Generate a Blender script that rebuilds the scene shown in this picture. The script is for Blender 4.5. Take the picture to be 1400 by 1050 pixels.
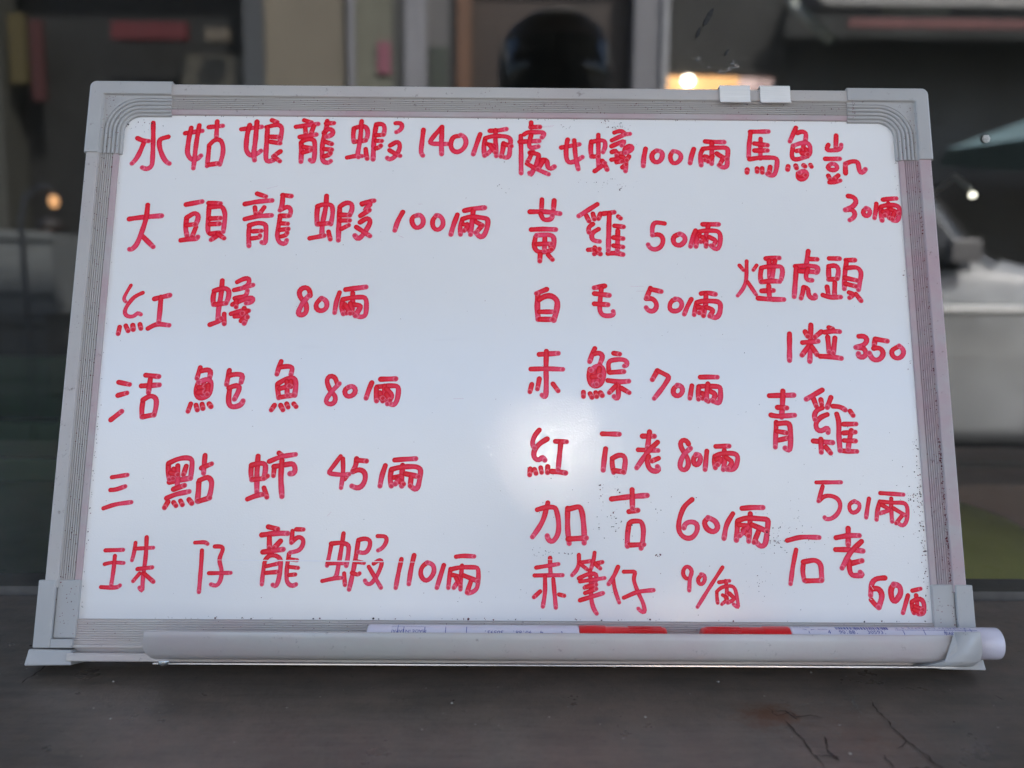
import bpy, bmesh, math, random
from mathutils import Vector, Matrix
R = math.radians
C = bpy.context.scene.collection
for o in list(bpy.data.objects): bpy.data.objects.remove(o)
scene = bpy.context.scene

# ------------------------------------------------------------------ camera, sky, sun, exposure
cam_d = bpy.data.cameras.new('camera'); cam = bpy.data.objects.new('camera', cam_d); C.objects.link(cam)
cam.location = (-0.00161, -0.51999, 0.19579)
cam.rotation_euler = (1.437907, -0.007953, -0.006190)
cam_d.sensor_width = 36.0; cam_d.lens = 1250 / 1400 * 36
cam_d.clip_start = 0.02; cam_d.clip_end = 300
cam_d.dof.use_dof = True; cam_d.dof.focus_distance = 0.458; cam_d.dof.aperture_fstop = 6.3
scene.camera = cam
w = bpy.data.worlds.new('World'); scene.world = w; w.use_nodes = True
nt = w.node_tree; bg = nt.nodes['Background']
sky = nt.nodes.new('ShaderNodeTexSky'); sky.sky_type = 'NISHITA'; sky.sun_disc = False
sky.sun_elevation = R(49.4); sky.sun_rotation = R(32); sky.air_density = 1.0; sky.dust_density = 2.5
nt.links.new(sky.outputs[0], bg.inputs[0]); bg.inputs[1].default_value = 0.15
sd = bpy.data.lights.new('sun', 'SUN'); sd.energy = 4.5; sd.angle = R(3); sd.color = (1, .96, .9)
so = bpy.data.objects.new('sun', sd); C.objects.link(so)
so.rotation_euler = Vector((0.35, 0.55, 0.76)).to_track_quat('Z', 'Y').to_euler()
scene.view_settings.view_transform = 'Standard'; scene.view_settings.look = 'None'
scene.view_settings.gamma = 1; scene.view_settings.use_curve_mapping = False
scene.view_settings.exposure = 2.46

# ------------------------------------------------------------------ material helpers
def srgb(r, g, b):
    f = lambda c: c / 12.92 if c <= .04045 else ((c + .055) / 1.055) ** 2.4
    return (f(r / 255), f(g / 255), f(b / 255), 1)
class N:
    def __init__(s, name):
        s.m = bpy.data.materials.new(name); s.m.use_nodes = True; s.t = s.m.node_tree; s.n = s.t.nodes
        s.p = s.n['Principled BSDF']; s.out = s.n['Material Output']
    def add(s, typ, **kw):
        n = s.n.new('ShaderNode' + typ)
        for k, v in kw.items():
            if k.startswith('i_'): n.inputs[k[2:].replace('_', ' ')].default_value = v
            else: setattr(n, k, v)
        return n
    def l(s, a, b): s.t.links.new(a, b)
    def set(s, **kw):
        for k, v in kw.items(): s.p.inputs[k.replace('_', ' ')].default_value = v
    def noise(s, scale, detail=3, rough=.55, coord=None, sx=None):
        n = s.add('TexNoise'); n.inputs['Scale'].default_value = scale
        n.inputs['Detail'].default_value = detail; n.inputs['Roughness'].default_value = rough
        tc = coord or s.coord()
        if sx:
            mp = s.add('Mapping'); mp.inputs['Scale'].default_value = sx
            s.l(tc, mp.inputs[0]); tc = mp.outputs[0]
        s.l(tc, n.inputs['Vector']); return n.outputs['Fac']
    def coord(s): return s.add('TexCoord').outputs['Object']
    def ramp(s, fac, stops):
        r = s.add('ValToRGB'); e = r.color_ramp.elements
        while len(e) < len(stops): e.new(.5)
        for q, (p, c) in zip(e, stops):
            q.position = p; q.color = c if len(c) == 4 else (*c, 1)
        s.l(fac, r.inputs[0]); return r.outputs[0]
    def mix(s, fac, a, b, mode='MIX'):
        m = s.add('Mix', data_type='RGBA', blend_type=mode)
        for v, i in ((fac, 0), (a, 6), (b, 7)):
            if hasattr(v, 'links'): s.l(v, m.inputs[i])
            elif i == 0: m.inputs[0].default_value = v
            else: m.inputs[i].default_value = v if len(v) == 4 else (*v, 1)
        return m.outputs[2]
    def math(s, op, a, b=0., clamp=False):
        m = s.add('Math', operation=op, use_clamp=clamp)
        for v, i in ((a, 0), (b, 1)):
            if hasattr(v, 'links'): s.l(v, m.inputs[i])
            else: m.inputs[i].default_value = v
        return m.outputs[0]
    def bump(s, h, strength=.2, dist=.001):
        b = s.add('Bump'); b.inputs['Strength'].default_value = strength; b.inputs['Distance'].default_value = dist
        s.l(h, b.inputs['Height']); s.l(b.outputs[0], s.p.inputs['Normal']); return b
def simple(name, col, rough=.6, var=.15, scale=30, metal=0, bump=0, emit=None, sx=None):
    n = N(name); c = col if len(col) == 4 else (*col, 1)
    f = n.noise(scale, 4, sx=sx)
    d = tuple(max(0, v * (1 - var)) for v in c[:3]) + (1,); u = tuple(min(1, v * (1 + var)) for v in c[:3]) + (1,)
    n.l(n.ramp(f, [(.3, d), (.7, u)]), n.p.inputs['Base Color'])
    n.set(Roughness=rough, Metallic=metal)
    if bump: n.bump(f, bump, .002)
    if emit: n.p.inputs['Emission Color'].default_value = (*emit[0], 1); n.p.inputs['Emission Strength'].default_value = emit[1]
    return n.m

def ink_material():
    n = N('marker_ink'); a = n.add('Attribute', attribute_name='ink'); sp = n.add('SeparateColor'); n.l(a.outputs['Color'], sp.inputs[0])
    along, across, dend = sp.outputs[0], sp.outputs[1], sp.outputs[2]
    nz = n.noise(260, 3); nb = n.noise(1400, 2)
    t = n.math('ADD', along, n.math('MULTIPLY', n.math('SUBTRACT', nz, .5), .7))
    base = n.ramp(t, [(0, (.91, .004, .014, 1)), (.34, (.94, .014, .048, 1)), (1., (.98, .07, .165, 1))])
    # the pen leaves a paler middle and a darker rim, and a dark dot where it is lifted
    mid = n.ramp(across, [(0, (.16,) * 3), (.55, (.02,) * 3), (1, (0,) * 3)])
    base = n.mix(mid, base, (.97, .26, .36))
    rim = n.ramp(across, [(.66, (0,) * 3), (.97, (.7,) * 3)])
    base = n.mix(rim, base, (.55, .006, .03))
    ring = n.ramp(dend, [(0, (0,) * 3), (.36, (0,) * 3), (.44, (.42,) * 3), (.56, (.3,) * 3), (.66, (0,) * 3)])
    base = n.mix(ring, base, (.97, .36, .45))
    dot = n.ramp(dend, [(.05, (.55,) * 3), (.42, (0,) * 3)])
    base = n.mix(dot, base, (.62, .006, .016))
    n.l(base, n.p.inputs['Base Color'])
    n.set(Roughness=.3); n.p.inputs['Specular IOR Level'].default_value = .16
    tr = n.add('BsdfTransparent'); tr.inputs[0].default_value = (1, .2, .3, 1)
    mx = n.add('MixShader')
    n.l(n.ramp(nb, [(.3, (.03,) * 3), (.75, (.2,) * 3)]), mx.inputs[0])
    n.l(n.p.outputs[0], mx.inputs[1]); n.l(tr.outputs[0], mx.inputs[2]); n.l(mx.outputs[0], n.out.inputs[0])
    return n.m

def board_material():
    n = N('whiteboard_enamel'); co = n.coord()
    big = n.noise(9, 4, coord=co)
    c = n.ramp(big, [(.3, (.80, .785, .78)), (.7, (.83, .81, .80))])
    # faint rubbed-out ink clouds
    sm = n.noise(22, 5, .6, coord=co)
    sf = n.ramp(sm, [(.62, (0,) * 3), (.8, (.16,) * 3)])
    c = n.mix(sf, c, (.72, .62, .68))
    st = n.noise(90, 3, coord=co, sx=(.25, 2.5, 1)); sf2 = n.ramp(st, [(.66, (0,) * 3), (.8, (.1,) * 3)])
    c = n.mix(sf2, c, (.6, .56, .6))
    # grime that gathers along the bottom edge
    sep = n.add('SeparateXYZ'); n.l(co, sep.inputs[0])
    g = n.ramp(n.math('ADD', n.math('MULTIPLY', sep.outputs[1], 40), n.math('MULTIPLY', big, .5)), [(.2, (.3,) * 3), (.6, (0,) * 3)])
    c = n.mix(g, c, (.52, .5, .53))
    n.l(c, n.p.inputs['Base Color']); n.set(Roughness=.032); n.p.inputs['Specular IOR Level'].default_value = .5
    h = n.noise(1150, 1.5, .5, coord=co); n.bump(h, .105, .0005)
    return n.m

def frame_material(name, col, tint=.5, rough=.42):
    n = N(name); co = n.coord()
    c = n.ramp(n.noise(14, 5, coord=co), [(.3, tuple(v * .9 for v in col)), (.7, tuple(v * 1.06 for v in col))])
    c = n.mix(n.ramp(n.noise(18, 4, .7, coord=co, sx=(1, 1.7, 1)), [(.35, (0,) * 3), (.85, (tint,) * 3)]), c, (col[0] * 1.02, col[1] * .66, col[2] * .74))
    d = n.noise(210, 5, .75, coord=co)
    c = n.mix(n.ramp(d, [(.63, (0,) * 3), (.72, (.6,) * 3)]), c, (.09, .05, .05))
    n.l(c, n.p.inputs['Base Color']); n.set(Roughness=rough); n.p.inputs['Specular IOR Level'].default_value = .35
    n.bump(n.noise(600, 3, coord=co), .12, .0004)
    return n.m

M = {}
M['ink'] = ink_material()
M['board'] = board_material()
M['frame'] = frame_material('grey_frame_plastic', (.475, .45, .43), .22)
M['frame_pink'] = frame_material('stained_frame_plastic', (.44, .395, .395), 1.1)
M['cap'] = frame_material('corner_cap_plastic', (.43, .425, .42), .12, .38)
M['tray'] = frame_material('tray_plastic', (.52, .50, .47), .55, .36)
M['crumb'] = simple('dried_ink_crumbs', (.11, .008, .02), .7, .8, 900)
M['dark_crumb'] = simple('black_dust', (.012, .01, .014), .8, .4, 900)
M['scratch'] = simple('bare_scratch', (.74, .74, .78), .3, .05, 60)
M['ghost'] = simple('rubbed_ink', (.62, .38, .45), .5, .2, 300)
M['alu'] = simple('bright_clip_metal', (.86, .84, .82), .32, .05, 60, .25, sx=(1, 30, 1))
M['wire'] = simple('rusty_hook_wire', (.16, .11, .085), .32, .5, 300, .8)
M['screw'] = simple('zinc_screw', (.6, .62, .62), .28, .1, 200, .9)
M['pen_white'] = simple('white_barrel_plastic', (.62, .585, .66), .25, .04, 80)
M['pen_red'] = simple('red_cap_plastic', (.62, .012, .016), .28, .12, 60)
M['pen_blue'] = simple('blue_print', (.012, .03, .24), .4, .1, 90)
M['pen_redprint'] = simple('red_print', (.6, .03, .06), .4, .1, 90)

def ledge_material():
    n = N('stained_steel_counter'); co = n.coord()
    c = n.ramp(n.noise(5, 6, .6, coord=co), [(.25, (.060, .052, .041)), (.5, (.118, .092, .072)), (.78, (.22, .155, .12))])
    c = n.mix(n.ramp(n.noise(60, 5, .7, coord=co), [(.35, (.5,) * 3), (.6, (0,) * 3)]), c, (.045, .045, .04))
    c = n.mix(n.ramp(n.noise(9, 4, .7, coord=co, sx=(1, 2, 1)), [(.62, (0,) * 3), (.72, (.5,) * 3)]), c, (.12, .055, .03))
    c = n.mix(n.ramp(n.noise(34, 6, .8, coord=co, sx=(.35, 3.2, 1)), [(.36, (0,) * 3), (.7, (.55,) * 3)]), c, (.20, .155, .125))
    c = n.mix(n.ramp(n.noise(180, 5, .8, coord=co), [(.58, (0,) * 3), (.7, (.6,) * 3)]), c, (.035, .028, .022))
    # a real rust patch with its own place and shape
    def blob(x, y, r):
        v = n.add('VectorMath', operation='DISTANCE'); n.l(co, v.inputs[0]); v.inputs[1].default_value = (x, y, 0)
        return n.math('SUBTRACT', 1, n.math('MULTIPLY', v.outputs['Value'], 1 / r), True)
    for x, y, r, k in ((.112, -.144, .020, 1.5), (.120, -.143, .015, 1.5), (.150, -.165, .05, .5), (-.27, -.16, .06, .3)):
        nz_ = n.math('MULTIPLY', n.math('SUBTRACT', n.noise(160, 6, .8, coord=co), .5), 2.6); f = n.math('MULTIPLY', n.math('SUBTRACT', n.math('ADD', blob(x, y, r), nz_), .25), n.math('MULTIPLY', blob(x, y, r * 1.5), 1.1 * k), True)
        c = n.mix(f, c, (.11, .047, .024))
    sp = n.add('TexVoronoi'); sp.inputs['Scale'].default_value = 55; n.l(co, sp.inputs['Vector'])
    c = n.mix(n.ramp(sp.outputs['Distance'], [(.012, (.8,) * 3), (.03, (0,) * 3)]), c, (.4, .37, .34))
    n.l(c, n.p.inputs['Base Color'])
    rr = n.ramp(n.noise(24, 5, .65, coord=co), [(.3, (.24,) * 3), (.7, (.46,) * 3)]); n.l(rr, n.p.inputs['Roughness'])
    n.set(Metallic=.25)
    n.bump(n.noise(130, 6, .7, coord=co), .25, .0012)
    return n.m
M['ledge'] = ledge_material()
M['crack'] = simple('crack', (.030, .016, .010), .8, .4, 300)
M['crack_pale'] = simple('chipped_paint', (.15, .14, .12), .7, .5, 500)
M['seal'] = simple('window_seal', (.13, .125, .12), .4, .2, 60)

def glass_material():
    n = N('window_glass'); fr = n.add('Fresnel'); fr.inputs[0].default_value = 1.5
    f2 = n.math('MULTIPLY', fr.outputs[0], 2.6, True)
    tr = n.add('BsdfTransparent'); tr.inputs[0].default_value = (.80, .84, .80, 1)
    gl = n.add('BsdfGlossy'); gl.inputs['Roughness'].default_value = 0.0; gl.inputs[0].default_value = (.97, .98, 1, 1)
    mx = n.add('MixShader'); n.l(f2, mx.inputs[0]); n.l(tr.outputs[0], mx.inputs[1]); n.l(gl.outputs[0], mx.inputs[2])
    co = n.coord(); df = n.add('BsdfDiffuse'); df.inputs[0].default_value = (.5, .5, .48, 1)
    d1 = n.ramp(n.noise(14, 6, .75, coord=co, sx=(1, 1, .5)), [(.5, (.002,) * 3), (.75, (.014,) * 3)])
    d2 = n.ramp(n.noise(420, 4, .8, coord=co, sx=(1, 1, .6)), [(.71, (0,) * 3), (.78, (.10,) * 3)])
    m2 = n.add('MixShader'); n.l(n.math('ADD', d1, d2), m2.inputs[0]); n.l(mx.outputs[0], m2.inputs[1]); n.l(df.outputs[0], m2.inputs[2])
    n.l(m2.outputs[0], n.out.inputs[0]); return n.m
M['glass'] = glass_material()
n = N('glass_clear_face'); tr = n.add('BsdfTransparent'); tr.inputs[0].default_value = (1, 1, 1, 1); n.l(tr.outputs[0], n.out.inputs[0]); M['clear'] = n.m

# ------------------------------------------------------------------ object helpers
def tag(o, label=None, cat=None, group=None, kind=None):
    for k, v in (('label', label), ('category', cat), ('group', group), ('kind', kind)):
        if v: o[k] = v
    return o
def empty(name, label, cat, loc=(0, 0, 0), rot=(0, 0, 0), group=None):
    o = bpy.data.objects.new(name, None); C.objects.link(o); o.location = loc; o.rotation_euler = rot
    return tag(o, label, cat, group)
class MB:
    def __init__(s): s.v = []; s.f = []; s.mi = []; s.s = []
    def add(s, vs, fs, mi=0, smooth=False):
        k = len(s.v); s.v += [tuple(v) for v in vs]
        for f in fs: s.f.append([k + i for i in f]); s.mi.append(mi); s.s.append(smooth)
    def box(s, x0, x1, y0, y1, z0, z1, mi=0):
        v = [(x, y, z) for x in (x0, x1) for y in (y0, y1) for z in (z0, z1)]
        s.add(v, [(0, 1, 3, 2), (4, 6, 7, 5), (0, 4, 5, 1), (2, 3, 7, 6), (0, 2, 6, 4), (1, 5, 7, 3)], mi)
    def tube(s, pts, r, seg=10, mi=0, cap=True):
        pts = [Vector(p) for p in pts]; rs = r if isinstance(r, (list, tuple)) else [r] * len(pts); vs = []
        for i, p in enumerate(pts):
            d = (pts[min(i + 1, len(pts) - 1)] - pts[max(i - 1, 0)]).normalized()
            a = d.orthogonal().normalized() if i == 0 else (a - d * a.dot(d)).normalized()
            b = d.cross(a)
            vs += [p + (a * math.cos(2 * math.pi * k / seg) + b * math.sin(2 * math.pi * k / seg)) * rs[i] for k in range(seg)]
        fs = [(i * seg + k, i * seg + (k + 1) % seg, (i + 1) * seg + (k + 1) % seg, (i + 1) * seg + k) for i in range(len(pts) - 1) for k in range(seg)]
        if cap: fs += [tuple(range(seg))[::-1], tuple((len(pts) - 1) * seg + k for k in range(seg))]
        s.add(vs, fs, mi, True)
    def lathe(s, prof, seg=40, axis='z', mi=0):
        """prof: (radius, height) from bottom to top, turned about the axis"""
        vs = []
        for r, h in prof:
            for k in range(seg):
                a = 2 * math.pi * k / seg; p = (r * math.cos(a), r * math.sin(a), h)
                vs.append(p if axis == 'z' else (p[2], p[0], p[1]))
        fs = [(i * seg + k, i * seg + (k + 1) % seg, (i + 1) * seg + (k + 1) % seg, (i + 1) * seg + k) for i in range(len(prof) - 1) for k in range(seg)]
        s.add(vs, fs, mi, True)
    def extrude(s, prof, a, b, place, mi=None, closed=False, smooth=False):
        """prof: list of 2-D points; place(t, p) -> 3-D point; from t=a to t=b"""
        n = len(prof); vs = [place(t, p) for t in (a, b) for p in prof]
        for i in range(n if closed else n - 1):
            j = (i + 1) % n
            s.add([vs[i], vs[j], vs[n + j], vs[n + i]], [(0, 1, 2, 3)], mi[i] if mi else 0, smooth)
        if closed: s.add(vs, [tuple(range(n))[::-1], tuple(range(n, 2 * n))], 0)
    def build(s, name, mats, parent=None, bevel=0, k=1.0, shade=None):
        me = bpy.data.meshes.new(name); me.from_pydata([tuple(c * k for c in v) for v in s.v], [], s.f)
        for m in (mats if isinstance(mats, list) else [mats]): me.materials.append(m)
        for p, mi, sm in zip(me.polygons, s.mi, s.s): p.material_index = mi; p.use_smooth = sm
        b = bmesh.new(); b.from_mesh(me); bmesh.ops.remove_doubles(b, verts=b.verts, dist=1e-6 if k < 1 else 1e-5)
        if shade is not False: bmesh.ops.recalc_face_normals(b, faces=b.faces)
        b.to_mesh(me); b.free()
        o = bpy.data.objects.new(name, me); C.objects.link(o)
        if parent: o.parent = parent
        if bevel:
            m = o.modifiers.new('bevel', 'BEVEL'); m.width = bevel; m.segments = 2; m.limit_method = 'ANGLE'; m.angle_limit = R(35)
        return o

U = 0.00075                                     # one drawing millimetre of the board, in metres
LEAN = (R(90 - 18.0574), 0, 0)                  # the board leans back 18 degrees
BOARD_AT = (0, -0.09646, 0.02322)

# ------------------------------------------------------------------ counter, window, wall below
mb = MB(); mb.box(-1.3, 1.3, -0.46, -0.0005, -0.04, 0); led = mb.build('counter', M['ledge'], bevel=.004)
led['kind'] = 'structure'
mb = MB(); mb.box(-1.3, 1.3, -0.43, -0.02, -0.85, -0.041)
cw = mb.build('counter_base', simple('tiled_base', (.16, .15, .14), .5, .2, 12)); tag(cw, kind='structure')

win = empty('shop_window', 'large dark window pane rising from the back of the counter behind the board', 'window')
mb = MB(); mb.box(-1.25, 1.25, 0, .006, .004, 1.5)
for i, f in enumerate(mb.f):
    mb.mi[i] = 1
g = mb.build('glass_pane', [M['glass'], M['clear']], win)
for p in g.data.polygons:
    p.material_index = 0 if (p.normal.y < -.9) else 1
mb = MB(); mb.box(-1.25, 1.25, .0, .022, -.004, .004); mb.build('bottom_seal', M['seal'], win)
mb = MB(); mb.box(-1.30, -1.25, -.02, .03, -.0, 1.55); mb.box(1.25, 1.30, -.02, .03, -.0, 1.55); mb.box(-1.25, 1.25, -.02, .03, 1.5, 1.55)
mb.build('window_frame', simple('dark_frame', (.09, .09, .09), .4, .1), win, bevel=.002)
# dried drips, finger smears and one sticky dot on the glass
def smear(pts, r0, name, mat, thick=.0004, seed=0):
    rnd = random.Random(seed); b = MB()
    for (x, z, a, c, rot) in pts:
        vs = []
        for k in range(16):
            t = 2 * math.pi * k / 16; q = 1 + rnd.uniform(-.12, .12)
            u, v = a * math.cos(t) * q, c * math.sin(t) * q
            vs.append((x + u * math.cos(rot) - v * math.sin(rot), -.0012, z + u * math.sin(rot) + v * math.cos(rot)))
        vs.append((x, -.0012 - thick, z))
        b.add(vs, [(k, (k + 1) % 16, 16) for k in range(16)], 0, True)
    return b.build(name, mat, win)
nn = N('water_drip'); nn.set(Roughness=.08, IOR=1.33); nn.p.inputs['Transmission Weight'].default_value = 1.; nn.p.inputs['Base Color'].default_value = (.9, .9, .9, 1); M['drop'] = nn.m
M['film'] = simple('greasy_smear', (.026, .026, .026), .9, .4, 500)
smear([(.1074, .3287, .0015, .0052, -.45), (.1021, .3205, .0009, .0030, -.35), (.1180, .3102, .0008, .0022, -.5)], 1, "grease_smear", M["film"], seed=3)
smear([(.1153, .3002, .0010, .0010, 0), (.1171, .2998, .0010, .0009, 0), (.1200, .3016, .0018, .0010, .5), (.1240, .3032, .0020, .0010, .2), (.1087, .3026, .0008, .0007, 0), (.1220, .3052, .0008, .0015, -.6), (.1030, .3070, .0013, .0008, 1)], 1, "water_drop", M["drop"], .0009, seed=5)
smear([(.2640, .2655, .0024, .0022, 0)], 1, 'sticky_dot', simple('white_residue', (.42, .42, .40), .5, .5, 1500), .0006, seed=9)

# ------------------------------------------------------------------ the whiteboard
wb = empty('whiteboard', 'white menu board in a grey frame covered with red handwriting, leaning on the window', 'whiteboard', BOARD_AT, LEAN)
def bp(x, u, n): return (x, u, n)
mb = MB(); mb.box(-277, 277, -2, 351, -3, 0); surf = mb.build('writing_surface', M['board'], wb, k=U)
mb = MB(); mb.box(-296, 296, -24, 370, -14, -3.2); mb.build('backing_board', simple('backing', (.3, .3, .3), .6), wb, bevel=.0006, k=U)

def rail_profile():
    p = [(0, -13), (0, 3.0), (.5, 3.8), (1.2, 4.1), (8.2, 4.1), (8.8, 3.7), (9.0, 2.4), (9.5, 2.1)]
    mi = [0] * (len(p) - 1)
    d = 9.6; nn = 2.35
    for k in range(6):
        for a, h in ((.0, -1.0), (.32, 0), (.98, 0), (1.3, -1.0)):
            p.append((d + a, nn + h - k * .1)); mi.append(0)
        d += 1.42
    p += [(18.4, 1.7), (18.8, 1.95), (21.6, 1.5), (22.2, 1.1), (22.3, 0)]
    mi += [0, 1, 1, 1, 1]
    return p, mi
rp, rmi = rail_profile()
for name_, place, a, b in (
    ('left', lambda t, p: (-298 + p[0], t, p[1]), 20, 322), ('right', lambda t, p: (298 - p[0], t, p[1]), 20, 322),
    ('top', lambda t, p: (t, 371 - p[0], p[1]), -246, 246)):
    m = MB(); m.extrude(rp, a, b, place, [1] * len(rmi) if name_ == 'right' else rmi); m.build('frame_rail', [M['frame'], M['frame_pink']], wb, k=U)
# bottom rail: fine ribs, a slot and the lower flange
p = [(.4, 0), (.4, 1.6)]; d = -.2
for k in range(10):
    for a, h in ((0, 1.1), (-.25, 1.9), (-1.05, 1.9), (-1.3, 1.1)): p.append((d + a, h))
    d -= 1.45
p += [(-14.9, 1.2), (-15.6, 1.2), (-15.7, 3.6), (-17.2, 3.6), (-17.3, -1), (-20.1, -1), (-20.2, 8.6), (-21.3, 9.4), (-24.6, 9.4), (-25.2, 8.8), (-25.2, -13)]
m = MB(); m.extrude(p, -277, 277, lambda t, q: (t, q[0], q[1])); m.build('frame_rail', [M['tray'], M['tray']], wb, k=U)

def corner_cap(sx):
    """L-shaped plastic corner: flat outer band, a step, a recess and four curved ribs"""
    rows = [(-1.3, -13.5, 4.5), (-1.3, 3.6, 4.5), (-.8, 4.7, 4.5), (.2, 5.2, 4.2), (7.6, 5.2, 1.6), (8.6, 5.0, 1.5), (9.3, 3.0, 1.4), (10.4, 2.7, 1.4), (10.9, 2.7, 24.8)]
    d = 11.2
    for k in range(4):
        for a, h in ((.1, 1.9), (.6, 3.1), (1.35, 3.45), (2.1, 3.1), (2.6, 1.9)):
            rows.append((d + a - .1, h - k * .12, 35.8 - d - a))
        d += 2.85
    rows += [(22.8, 2.2, 13), (23.9, 1.8, 12), (24.3, 0.1, 11.6)]
    L = (57, 53); seg = 12; m = MB(); grid = []
    for dd, h, r in rows:
        ring = [(L[0], dd)]
        c = dd + r
        for k in range(seg + 1):
            a = -math.pi / 2 - k * math.pi / 2 / seg
            ring.append((c + r * math.cos(a), c + r * math.sin(a)))
        ring.append((dd, L[1]))
        grid.append([((-298 + q[0]) * (1 if sx > 0 else -1), 371.5 - q[1], h) for q in ring])
    nn_ = len(grid[0])
    vs = [v for row in grid for v in row]
    fs = [(i * nn_ + j, i * nn_ + j + 1, (i + 1) * nn_ + j + 1, (i + 1) * nn_ + j) for i in range(len(grid) - 1) for j in range(nn_ - 1)]
    m.add(vs, fs, 0, False)
    # closed ends
    for j in (0, nn_ - 1):
        ends = [grid[i][j] for i in range(len(grid))]; base = [(v[0], v[1], 0) for v in ends]; k = len(ends)
        m.add(ends + base, [(i, i + 1, k + i + 1, k + i) for i in range(k - 1)], 0)
    return m.build('corner_cap', M['cap'], wb, k=U)
corner_cap(1); corner_cap(-1)
def lower_cap(s):
    m = MB()
    m.box(*sorted((s * 301.2, s * 290)), -17.6, 24.8, -13, 5.2)
    m.box(*sorted((s * 289.8, s * 275.6)), -11.6, 24.8, -13, 3.1)
    m.box(*sorted((s * 290.2, s * 276.4)), -17.6, -11.9, -13, 5.0)
    # foot, slightly flared outwards
    x0, x1 = s * 302.2, s * 275.4
    v = [(x0, -18, 7.4), (x1, -18.6, 7.4), (x1 - s * 1.4, -27.6, 8.8), (x0 + s * 1.4, -28, 8.8), (x0, -18, -13), (x1, -18.6, -13), (x1 - s * 1.4, -27.6, -13), (x0 + s * 1.4, -28, -13)]
    m.add(v, [(0, 1, 2, 3), (4, 7, 6, 5), (0, 4, 5, 1), (1, 5, 6, 2), (2, 6, 7, 3), (3, 7, 4, 0)])
    return m.build('corner_cap', M['cap'], wb, bevel=.0006, k=U)
lower_cap(-1); lower_cap(1)

# pen tray: a J-shaped channel
def j_profile(g=0.):
    o = [(-21.9 - g, 8.), (-22.4 - g, 15), (-22.3 - g, 20), (-21.2 - g, 23.8 + g * .6), (-18.6 - g * .7, 26.2 + g), (-14.6, 27.4 + g), (-9.6, 27.6 + g), (-5.4 + g, 26.6 + g)]
    i = [(-5.1 + g, 25.6 + g), (-10.6, 26.2), (-14.5, 26.2), (-17.8, 25.0), (-20, 22.8), (-21, 19.5), (-21.1, 15), (-21.0, 8.)]
    return o, o + i
tro, tr_ = j_profile()
def slanted(prof, x0, x1, cut0, cut1):
    m = MB(); n_ = len(prof); vs = []
    for e, cut in ((x0, cut0), (x1, cut1)): vs += [(e + cut(u), u, n__) for (u, n__) in prof]
    for i in range(n_):
        j = (i + 1) % n_; m.add([vs[i], vs[j], vs[n_ + j], vs[n_ + i]], [(0, 1, 2, 3)], 0, i < len(prof) // 2 - 1)
    m.add(vs, [tuple(range(n_))[::-1], tuple(range(n_, 2 * n_))])
    return m
tray = slanted(tr_, -223, 284, lambda u: 6.5 * max(0, (-u - 14) / 8.5) ** 2, lambda u: 0).build('pen_tray', M['tray'], wb, k=U)
_, ec = j_profile(2.3)
# tray end cap with its hooked left edge
ecp = slanted(ec, 276, 291.5, lambda u: -13.5 * max(0, (-u - 12.5) / 10.) ** 2.2, lambda u: -3.5 * max(0, (-u - 16) / 7) ** 2)
ecp.box(283, 298, -26.5, -22.6, -2, 9.0)
ecp.build('tray_end_cap', M['cap'], tray, k=U)
m = MB(); m.lathe([(0, -27.9), (1.6, -27.7), (2.8, -26.8), (3.1, -25.6), (3.1, -25.3)], 20)
m.v = [(x - 213, z - .0, -y + 17.5) for x, y, z in m.v]
# screw head hanging under the tray
m.v = [(v[0], v[1] + 1.3, v[2]) for v in m.v]; m.build('screw', M['screw'], tray, k=U)
m = MB(); m.box(-222, 283, -26.4, -25.6, -2, 11.2); m.build('lower_flange', simple('polished_flange', (.82, .82, .84), .22, .05, 40, .6), wb, k=U)

# two metal hanging clips folded over the top rail, and their wire hooks
for x0, x1 in ((149.3, 171.0), (178.2, 199.7)):
    prof = [(359.4, 7.6), (361.2, 5.9), (361.9, 5.7), (372.2, 5.7), (373.3, 5.0), (373.3, -14), (372.6, -14), (372.6, 4.6), (371.9, 5.1), (361.9, 5.1), (360.9, 5.2), (359.0, 7.0)]
    m = MB(); m.extrude(prof, x0, x1, lambda t, q: (t, q[0], q[1]), closed=True)
    cl = m.build('hanging_clip', M['alu'], wb, bevel=.00012, k=U)
    xc = x1 - 9.5; m = MB()
    pts = [(xc - 24 + 1.0, 371.5, -15.5), (xc - 17, 373.5, -16), (xc - 9, 377.2, -16.5), (xc - 3, 379.0, -16.5), (xc + 4, 378.3, -16.3), (xc + 9, 375.5, -16), (xc + 15, 372.5, -15.5), (xc + 20, 371.2, -15)]
    fine = []
    for i in range(len(pts) - 1):
        for t in (0, .33, .66): fine.append(tuple(a + (b - a) * t for a, b in zip(pts[i], pts[i + 1])))
    fine.append(pts[-1]); m.tube(fine, .85, 8); m.tube([(p_[0] * .8 + xc * .2, p_[1] - 1.8, p_[2] - 1.5) for p_ in fine[4:-5]], .7, 8)
    m.build('hook_wire', M['wire'], cl, k=U)

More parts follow.
